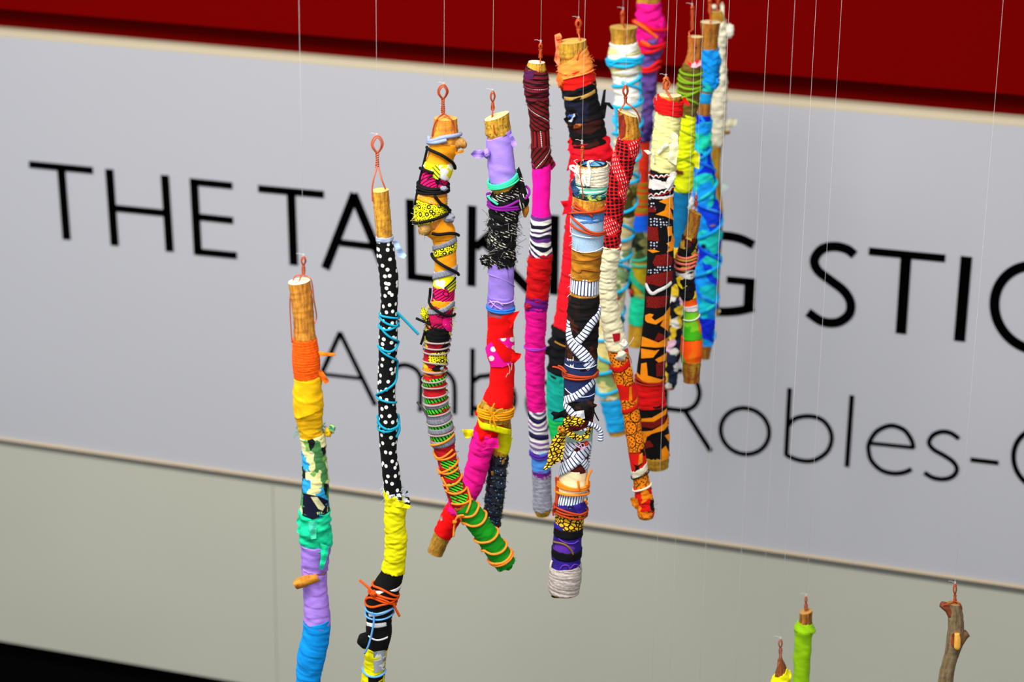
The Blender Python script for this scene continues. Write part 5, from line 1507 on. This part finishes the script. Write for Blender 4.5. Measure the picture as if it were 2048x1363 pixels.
j.cord([[(1266, 518), (1280, 520), (1296, 512)], [(1266, 528), (1280, 532), (1296, 530)]], 2.8, cordmat((50, 180, 140)), 'mint_cord', loop=True)
j.band(520, 596, plain((190, 158, 16), 0.8), 'wrap', 20, 1.0)
j.cord([[(1262, 535), (1272, 560), (1294, 580)], [(1264, 550), (1274, 568), (1294, 590)]], 4.2, plain((30, 180, 130)), 'mint_strip')
j.band(590, 652, plain((20, 206, 150), 0.84), 'wrap', 20, 1.1)
j.lump(1264, 585, 6, 9, camo(((150, 30, 16), (60, 30, 10), (190, 60, 30)), 6), 0.5, 'cloth_knot', 3, 0.3)
j.branch(wood((196, 146, 30), (140, 96, 18), 0.3, 10), cut=cutmat((170, 130, 40), (130, 96, 26)))
j.hook(1297, -64, 8, -50, -36, [[(1297, -36, 1), (1299, -26, 14), (1300, -8, 24)]], 1.6, 2)
thread(j, 1297, -64, 'clear thread above the hot pink and violet stick')

# --- black and orange wax print stick
k = stick('wrapped_stick', 'thick stick with a red yarn collar, cream wraps and black, orange and maroon wax print', 3.16,
          [(1340, 190, 22), (1339, 212, 25), (1335, 245, 25), (1330, 290, 25), (1326, 340, 25), (1322, 380, 25), (1321, 430, 25), (1321, 480, 26), (1320, 530, 26), (1317, 570, 26), (1314, 610, 25), (1311, 650, 25), (1306, 700, 26), (1302, 740, 28), (1300, 780, 28), (1306, 830, 29), (1311, 870, 27), (1313, 910, 25.5), (1315, 934, 22)])
RY = yarnmat((238, 14, 14), (190, 4, 6))
k.band(202, 232, RY, 'yarn', 7, 1.8, lift=1.2, t0=6, t1=3)
k.flap([(1364, 196), (1370, 194), (1380, 208), (1377, 212), (1368, 206)], plain((238, 14, 14)), 0.2)
k.flap([(1307, 196), (1312, 194), (1314, 212), (1308, 210)], plain((238, 14, 14)), 0.2)
k.band(228, 346, plain((240, 234, 150), 0.86), 'wrap', 16, 1.2)
k.flap([(1324, 300), (1345, 262), (1356, 270), (1357, 300), (1352, 330), (1338, 322)], plain((240, 238, 186), 0.9), 1.05, wave=1.0)
k.flap([(1312, 304), (1330, 285), (1337, 286), (1336, 292), (1318, 306)], plain((244, 242, 214)), 1.25)
k.flap([(1304, 302), (1308, 300), (1309, 326), (1306, 326)], plain((246, 244, 220)), 0.9)
k.flap([(1287, 300), (1296, 300), (1303, 305), (1296, 309)], plain((240, 236, 200)), 0.2)
SCAL = plain((12, 8, 10), 0.6)
TRIM = cordmat((170, 16, 24))
k.band(344, 363, SCAL, 'smooth', 22, 0.6, t1=-2)
k.band(361, 384, plain((238, 232, 226), 0.9), 'smooth', 22, 0.7)
k.band(378, 396, SCAL, 'smooth', 22, 0.6, t0=-5, t1=-5)
k.band(392, 402, plain((240, 234, 226), 0.9), 'smooth', 22, 0.4)
k.cord([[(1300, 346), (1324, 353), (1349, 345)], [(1297, 384), (1322, 389), (1347, 372)]], 1.1, TRIM, 'red_trim', loop=True, lift=1.4)
for y, t in ((355, -2), (388, -9)):
    q = []
    for i in range(29):
        u = -0.97 + 1.94 * i / 28
        q.append((1323 + 25 * u, y + 6 * math.sqrt(1 - u * u) - 6 + t * u - 5.0 * abs(math.sin(i / 28 * math.pi * 5))))
    k.cord([q], 1.3, cordmat((238, 232, 226)), 'white_scallop', lift=1.0)
k.flap([(1328, 372), (1340, 346), (1349, 342), (1354, 346), (1348, 360), (1336, 378)], plain((240, 236, 222)), 1.05)
AF = plain((5, 4, 5), 0.7)
AO = plain((255, 148, 10), 0.93)
AR = rings((70, 10, 8), (160, 22, 14), 13, 3)
AW = dots((10, 10, 22), (214, 222, 236), 6.0, 0.25, 0.35)
k.band(398, 772, AF, 'smooth', 60, 0.5)
def prints(lst):
    for poly, m in lst:
        k.patch(poly, m, 1.5 if m is not AO else 2.2, 'printed_motif', 5.0)
prints([([(1298, 406), (1308, 404), (1314, 412), (1312, 420), (1298, 416)], AW), ([(1297, 414), (1314, 412), (1312, 424), (1297, 424)], AR),
        ([(1318, 402), (1343, 392), (1345, 420), (1338, 414), (1346, 440), (1330, 432), (1312, 428), (1328, 420), (1332, 408)], AO),
        ([(1300, 436), (1322, 434), (1340, 448), (1322, 454), (1300, 450)], AW), ([(1296, 452), (1316, 454), (1318, 482), (1296, 480)], AR),
        ([(1333, 452), (1342, 452), (1342, 470), (1335, 472)], AO), ([(1332, 486), (1340, 482), (1343, 464), (1347, 480), (1344, 500), (1332, 504), (1338, 494)], AO),
        ([(1299, 482), (1316, 482), (1314, 498), (1298, 496)], AW), ([(1296, 499), (1308, 498), (1320, 502), (1306, 505)], AO),
        ([(1306, 524), (1312, 510), (1336, 506), (1344, 516), (1342, 530), (1310, 532)], AR), ([(1296, 540), (1320, 530), (1343, 528), (1340, 540), (1320, 544), (1298, 548)], AW),
        ([(1292, 552), (1316, 546), (1344, 540), (1344, 560), (1320, 572), (1294, 566)], AR),
        ([(1294, 592), (1318, 592), (1336, 590), (1332, 612), (1312, 616), (1294, 614)], AR),
        ([(1292, 630), (1300, 626), (1308, 628), (1304, 634), (1310, 640), (1326, 630), (1338, 612), (1340, 636), (1334, 660), (1336, 664), (1328, 656), (1320, 650), (1326, 638), (1312, 648), (1296, 644), (1292, 640)], AO),
        ([(1316, 664), (1326, 668), (1334, 678), (1308, 682)], AR),
        ([(1286, 672), (1302, 678), (1316, 684), (1334, 674), (1334, 692), (1312, 694), (1284, 692)], AO),
        ([(1284, 696), (1310, 700), (1318, 698), (1306, 714), (1284, 716)], AO),
        ([(1310, 718), (1332, 704), (1330, 720), (1316, 724)], AO), ([(1312, 726), (1330, 722), (1328, 752), (1312, 752)], AR),
        ([(1284, 726), (1294, 724), (1296, 750), (1322, 758), (1330, 754), (1318, 764), (1290, 764), (1276, 752), (1274, 742), (1282, 750)], AO)])
k.ribbon([(1293, 567), (1304, 586), (1318, 580), (1341, 564)], 6, plain((236, 232, 226)), 3.0, 'white_strip')
k.band(766, 820, plain((232, 12, 10), 0.86), 'wrap', 14, 1.0)
k.cord([[(1273, 762), (1300, 770), (1328, 760)], [(1276, 756), (1300, 766), (1330, 756)]], 2.0, cordmat((170, 40, 16)), 'rust_cord', loop=True)
k.band(814, 920, AF, 'smooth', 40, 0.9, rag=1.5)
prints([([(1284, 836), (1304, 834), (1324, 822), (1332, 816), (1330, 828), (1308, 842), (1284, 842)], AO),
        ([(1280, 842), (1310, 842), (1330, 830), (1328, 846), (1304, 856), (1280, 852)], AR),
        ([(1284, 862), (1304, 860), (1328, 846), (1338, 820), (1338, 846), (1326, 860), (1304, 866), (1296, 872)], AO),
        ([(1286, 866), (1296, 868), (1292, 884), (1287, 884)], AO), ([(1290, 882), (1300, 880), (1308, 892), (1292, 896)], AR),
        ([(1328, 870), (1338, 866), (1337, 884)], AO), ([(1322, 898), (1330, 890), (1339, 910), (1334, 916), (1322, 922)], AO)])
k.branch(wood((190, 140, 30), (150, 110, 26), 0.4, 9), cut=cutmat((240, 218, 168), (206, 170, 106)))
k.hook(1332, 154, 9, 164, 178, [[(1331, 178, 2), (1338, 190, 18), (1346, 202, 24)], [(1330, 160, 4), (1326, 168, 4), (1334, 176, 3)], [(1334, 158, 4), (1340, 168, 4), (1334, 178, 3)]], 2.0, 3, solid((206, 104, 50), 0.45, 0.4), 0, 4)
thread(k, 1332, 154, 'clear thread tied to the coiled wire on the red collared wax print stick')
k.fringe(760, 920, 26, 6, solid((20, 10, 10), 0.7), 0.5, True, 91)

# --- olive, yellow and blue stick
l_ = stick('wrapped_stick', 'stick with red ribbon under its bare top, olive cords and bright yellow wraps', 3.4,
           [(1391, 73, 15), (1389, 110, 15), (1382, 148, 20), (1378, 190, 21), (1375, 230, 17), (1372, 260, 18), (1368, 310, 18), (1367, 360, 18), (1363, 385, 19), (1361, 420, 16), (1358, 470, 16), (1356, 520, 17), (1355, 560, 17), (1352, 600, 17), (1349, 650, 16), (1346, 700, 15), (1341, 750, 14), (1338, 776, 11)])
OL = yarnmat((112, 96, 26), (80, 66, 16))
l_.band(134, 236, OL, 'wrap', 20, 1.4)
l_.cord([[(1360, 142), (1380, 150), (1402, 144)], [(1360, 158), (1378, 166), (1402, 156)], [(1360, 170), (1380, 178), (1400, 172)], [(1360, 184), (1378, 188), (1398, 178)]], 2.6, cordmat((120, 160, 16)), 'olive_cord', loop=True, lift=1)
l_.cord([[(1362, 196), (1378, 190), (1398, 176)], [(1362, 190), (1380, 200), (1394, 208)], [(1360, 150), (1378, 164), (1400, 166)]], 2.4, cordmat((120, 160, 16)), 'olive_cord', lift=1.5)
l_.flap([(1374, 122), (1386, 128), (1392, 120), (1402, 120), (1402, 130), (1392, 136), (1380, 134)], camo(((238, 16, 30), (244, 30, 50), (250, 180, 190)), 10), 1.1)
l_.band(232, 386, plain((226, 236, 4), 0.86), 'wrap', 26, 1.3)
l_.cord([[(1356, 250), (1374, 266), (1391, 276)], [(1352, 324), (1368, 316), (1386, 304)], [(1352, 314), (1370, 318), (1386, 332)], [(1350, 372), (1368, 384), (1384, 366)]], 1.8, cordmat((150, 170, 10)), 'olive_cord', lift=1.2)
l_.flap([(1380, 310), (1390, 300), (1400, 308), (1398, 338), (1388, 334), (1380, 326)], plain((240, 240, 10)), 0.5)
l_.stub([(1348, 340, 5), (1356, 344, 4), (1366, 345, 3)], plain((120, 40, 20)), 1.2, 'dark_knot')
l_.band(384, 502, plain((10, 118, 170), 0.86), 'smooth', 30, 0.8)
FLR = camo(((12, 12, 26), (20, 20, 40), (226, 190, 40), (14, 12, 20), (236, 190, 210), (30, 40, 60), (230, 226, 214)), 15, 0.8)
l_.band(496, 776, FLR, 'wrap', 20, 1.4)
l_.lump(1378, 404, 10, 18, plain((240, 240, 232), 0.9), 0.0, 'white_wad', 3, 0.15)
l_.branch(wood((188, 112, 34), (120, 66, 20), 0.4, 9), cut=cutmat((226, 206, 140), (190, 156, 86)))
l_.hook(1385, 12, 5, 20, 60, [[(1384, 60, 1), (1378, 66, 8), (1384, 82, 14), (1391, 94, 17)]], 1.6, 6)
thread(l_, 1384, 12, 'clear thread tied above the red ribboned olive and yellow stick')

# --- short bare topped stick in front of the blue one
n_ = stick('wrapped_stick', 'shorter stick with a leaning bare gold top, black wrap and orange and green foot', 3.24,
           [(1391, 424, 12.5), (1386, 450, 13), (1380, 474, 14), (1376, 500, 18), (1371, 530, 18), (1371, 555, 17), (1375, 580, 15), (1381, 610, 14), (1383, 640, 16), (1384, 670, 20), (1383, 700, 22), (1383, 725, 19), (1383, 762, 16)])
n_.band(476, 546, camo((BLACK, (10, 8, 14), (70, 14, 10), BLACK, (190, 150, 40), BLACK), 13), 'wrap', 16, 1.4)
n_.cord([[(1357, 512), (1372, 516), (1388, 510)], [(1355, 524), (1372, 528), (1388, 522)], [(1355, 536), (1370, 538), (1386, 530)]], 2.6, cordmat((226, 110, 90)), 'coral_cord', loop=True)
n_.cord([[(1356, 517), (1372, 521), (1388, 516)]], 2.4, cordmat((196, 140, 40)), 'tan_cord', loop=True)
n_.band(540, 560, plain((226, 222, 214), 0.8), 'wrap', 10, 0.9)
n_.band(554, 600, camo((BLACK, (12, 10, 18), BLACK, (226, 190, 10)), 16), 'wrap', 16, 1.2)
n_.flap([(1352, 556), (1366, 548), (1376, 558), (1374, 572), (1364, 578), (1356, 570)], plain((240, 200, 4)), 0.9)
n_.band(594, 618, plain((255, 90, 6), 0.88), 'smooth', 20, 0.6, t0=-6)
n_.band(613, 624, plain((236, 226, 226)), 'wrap', 8, 0.6)
n_.band(620, 682, camo(((56, 176, 16), (60, 180, 16), (70, 170, 20), (110, 190, 30), (200, 120, 20)), 20), 'smooth', 22, 1.1)
n_.cord([[(1368, 638), (1384, 640), (1398, 628)]], 1.6, cordmat((210, 226, 190)), 'pale_cord')
n_.band(678, 728, camo(((255, 84, 6), (255, 96, 8), (240, 110, 10), (120, 150, 20), (255, 84, 6)), 18), 'smooth', 22, 1.2)
n_.branch(wood((170, 124, 30), (130, 60, 14), 0.6, 7), cut=cutmat((190, 150, 60), (150, 110, 36)), tilt=4)
n_.hook(1392, 390, 5, 400, 412, [[(1392, 412, 1), (1388, 424, 12), (1387, 440, 14)]], 1.1, 2)
thread(n_, 1392, 390, 'clear thread holding up the shorter stick with the leaning gold top')

# --- blue and turquoise stick
m_ = stick('wrapped_stick', 'stick with sky blue ruffles and long blue and turquoise tie dye wraps', 3.54,
           [(1421, 44, 20), (1420, 80, 16), (1420, 110, 17), (1419, 150, 18), (1410, 190, 14), (1408, 225, 13), (1406, 250, 15), (1403, 290, 18), (1406, 340, 21), (1411, 390, 22), (1418, 430, 22), (1419, 480, 22), (1416, 530, 22), (1412, 580, 22), (1412, 620, 20), (1412, 655, 16), (1411, 690, 13), (1410, 716, 9)])
SKY = plain((6, 150, 236), 0.78, 16)
m_.band(100, 176, SKY, 'bunch', 12, 1.3)
for x, y, s in ((1428, 125, 1), (1424, 150, 2), (1430, 165, 3), (1412, 140, 4)):
    m_.lump(x, y, 9, 11, SKY, 0.5, 'ruffle', s, 0.5)
m_.band(166, 184, plain((30, 190, 180), 0.84), 'wrap', 12, 1.0)
m_.band(188, 208, plain((16, 160, 226), 0.86), 'smooth', 14, 0.7)
m_.band(232, 694, camo(((6, 40, 214), (10, 140, 232), (16, 196, 206), (12, 150, 236), (6, 60, 220), (24, 200, 190)), 34, 1.0, 35, 1.0, 1.2), 'bunch', 24, 0.75)
m_.band(244, 300, camo(((20, 190, 200), (14, 150, 226), (24, 206, 170)), 22), 'bunch', 20, 0.9, lift=0.8)
m_.band(232, 248, plain((4, 30, 206), 0.86), 'smooth', 14, 0.7, lift=1.0)
m_.helix(300, 680, 5, 3.4, camo(((40, 206, 200), (20, 160, 230)), 20), 0.5, 1, 'turquoise_twist', 0.6)
m_.helix(320, 680, 4, 3.0, camo(((60, 150, 240), (20, 110, 236)), 20), 2.0, -1, 'blue_twist', 0.6)
m_.lump(1417, 304, 4, 4, plain((110, 90, 60)), 0.8, 'dark_knot')
m_.lump(1424, 450, 8, 3, plain((170, 130, 40)), 0.9, 'tan_knot')
m_.lump(1407, 492, 5, 4, plain((8, 30, 60)), 1.0, 'dark_knot')
m_.branch(wood((184, 116, 30), (110, 70, 20), 0.45, 10), cut=cutmat((230, 218, 170), (200, 170, 110)))
m_.hook(1420, -2, 5, 8, 26, [[(1420, 26, 1), (1421, 40, 14), (1420, 60, 19)]], 1.6, 4)
thread(m_, 1420, -2, 'clear thread above the sky blue ruffled stick')

# --- cream stick, farthest
o_ = stick('wrapped_stick', 'cream wrapped stick with a white knot at its top, behind the blue one', 3.72,
           [(1434, 22, 12), (1438, 60, 16), (1437, 110, 13), (1438, 160, 15), (1436, 210, 16), (1434, 260, 15), (1433, 292, 11), (1432, 330, 8.5), (1433, 380, 8.5), (1437, 420, 9), (1435, 480, 9), (1430, 560, 9), (1430, 628, 8)])
CW = plain((236, 228, 196), 0.84)
o_.band(46, 294, CW, 'wrap', 18, 1.5)
o_.lump(1459, 62, 9, 14, plain((240, 234, 214), 0.9), 0.2, 'white_knot', 3, 0.15)
o_.lump(1428, 14, 6, 5, plain((226, 214, 190)), 0.6, 'white_knot', 4, 0.3)
o_.flap([(1440, 8), (1445, 3), (1448, 10), (1448, 40), (1456, 52), (1452, 60), (1442, 44)], plain((240, 234, 206)), 0.5)
o_.flap([(1448, 246), (1460, 236), (1475, 238), (1472, 250), (1460, 256), (1452, 270), (1448, 262)], plain((236, 228, 190)), 0.2)
o_.stub([(1444, 262, 4), (1454, 265, 4), (1460, 263, 3)], wood((150, 110, 40), (100, 70, 20), 0.4), 0.2)
o_.flap([(1438, 366), (1452, 364), (1460, 374), (1446, 382), (1438, 380)], plain((200, 218, 206)), 0.3)
o_.flap([(1434, 404), (1442, 398), (1448, 410), (1442, 422), (1436, 416)], plain((236, 234, 220)), 0.3)
o_.stub([(1434, 396, 3), (1441, 396, 2.5)], wood((150, 110, 40), (100, 70, 20), 0.4), 0.3)
o_.lump(1438, 622, 3, 4, plain((236, 226, 180)), 0.2, 'white_knot')
o_.branch(wood((186, 140, 30), (140, 96, 16), 0.3, 9), cut=cutmat((206, 176, 110), (170, 130, 70)))
o_.hook(1436, -18, 5, -8, 8, [[(1436, 8, 1), (1434, 20, 8), (1434, 36, 12)]], 1.6, 3)
thread(o_, 1436, -18, 'clear thread above the cream wrapped stick')

# --- lower right: three sticks that only reach into the picture
p_ = stick('wrapped_stick', 'lime green wrapped stick rising from the bottom edge', 3.3,
           [(1612, 1222, 12.5), (1611, 1242, 13), (1608, 1257, 20), (1607, 1272, 17), (1605, 1300, 17), (1602, 1363, 16), (1598, 1480, 16), (1594, 1600, 15), (1592, 1720, 14)])
LM = plain((150, 204, 8), 0.88)
p_.band(1262, 1715, LM, 'smooth', 30, 0.8)
p_.band(1250, 1268, LM, 'bunch', 12, 0.5, lift=0.5)
p_.branch(wood((176, 116, 40), (96, 44, 14), 0.5, 6), cut=cutmat((196, 150, 76), (160, 110, 50)), tilt=-3)
p_.hook(1612, 1192, 4, 1207, 1222, [[(1612, 1222, 1), (1610, 1232, 8), (1611, 1244, 12)]], 1.0, 3)
thread(p_, 1612.5, 1192, 'clear thread holding up the lime green stick')
q_ = stick('wrapped_stick', 'bright yellow wrapped stick with a pointed brown tip, cut off by the bottom edge', 3.22,
           [(1560, 1318, 5), (1563, 1332, 9), (1563, 1348, 14), (1562, 1362, 19), (1560, 1390, 19), (1556, 1480, 18), (1560, 1600, 17), (1566, 1720, 15)])
YB = plain((240, 234, 4), 0.88)
q_.band(1350, 1716, YB, 'wrap', 22, 1.2, t0=-8)
q_.flap([(1572, 1342), (1580, 1338), (1583, 1350), (1580, 1363), (1570, 1360)], YB, 0.4)
q_.branch(wood((150, 84, 30), (80, 36, 14), 0.5, 6), cut=cutmat((120, 70, 30), (90, 44, 16)))
q_.hook(1561, 1278, 7, 1296, 1318, [[(1560, 1318, 1), (1557, 1330, 8), (1557, 1344, 10)]], 1.1, 4, solid((190, 104, 70), 0.5, 0.35))
thread(q_, 1561, 1278, 'clear thread holding up the bright yellow stick')
r_ = stick('bare_stick', 'bare grey brown twig with a sawn side knot and a peeled peg, lower right', 3.1,
           [(1908, 1206, 12), (1911, 1230, 15), (1912, 1255, 16), (1910, 1280, 17.5), (1904, 1305, 14.5), (1897, 1330, 14), (1891, 1363, 15), (1880, 1480, 15), (1874, 1600, 14), (1872, 1720, 12)])
GW = wood((136, 116, 84), (96, 76, 46), 0.3, 8)
r_.branch(GW, cut=cutmat((170, 130, 76), (120, 80, 40)), tilt=4)
r_.stub([(1906, 1226, 12), (1898, 1216, 10), (1888, 1210, 8), (1882, 1207, 6)], wood((150, 74, 40), (90, 40, 20), 0.3, 6), 0.0, 'side_stub')
r_.stub([(1918, 1280, 12), (1928, 1270, 9), (1935, 1265, 8)], wood((130, 96, 56), (84, 56, 28), 0.5, 6), 0.2, 'side_knot')
r_.stub([(1914, 1266, 5), (1915, 1280, 6.5), (1914, 1294, 6), (1913, 1298, 3)], wood((246, 190, 84), (220, 150, 50), 0.1, 6), 1.25, 'peeled_peg')
r_.patch([(1903, 1268), (1914, 1262), (1922, 1268), (1922, 1290), (1912, 1298), (1902, 1290)], wood((160, 72, 26), (100, 36, 14), 0.3), 0.8, 'bark_scar')
r_.hook(1910, 1167, 6, 1190, 1204, [[(1908, 1204, 1), (1898, 1206, 10), (1886, 1210, 8)], [(1911, 1202, 2), (1920, 1206, 8), (1924, 1218, 4), (1920, 1226, 6)]], 1.1, 3)
thread(r_, 1910, 1168, 'clear thread holding up the bare twig at lower right')

# --- lines that run on to sticks below the picture
for x0, dep, txt in ((1354, 2.98, 'clear thread running straight down the front of the black and orange wax print stick'),
                     (1393, 3.02, 'clear thread passing down over the yellow wraps and the short gold topped stick'),
                     (1459, 3.06, 'clear thread passing down along the right side of the blue tie dye stick'),
                     (1537, 3.12, 'clear thread second to the right of the cream stick, over the bare wall'),
                     (1590, 3.18, 'clear thread third to the right of the cream stick, left of the lime stick line')):
    thread(dep, x0, 0, txt, 1520)
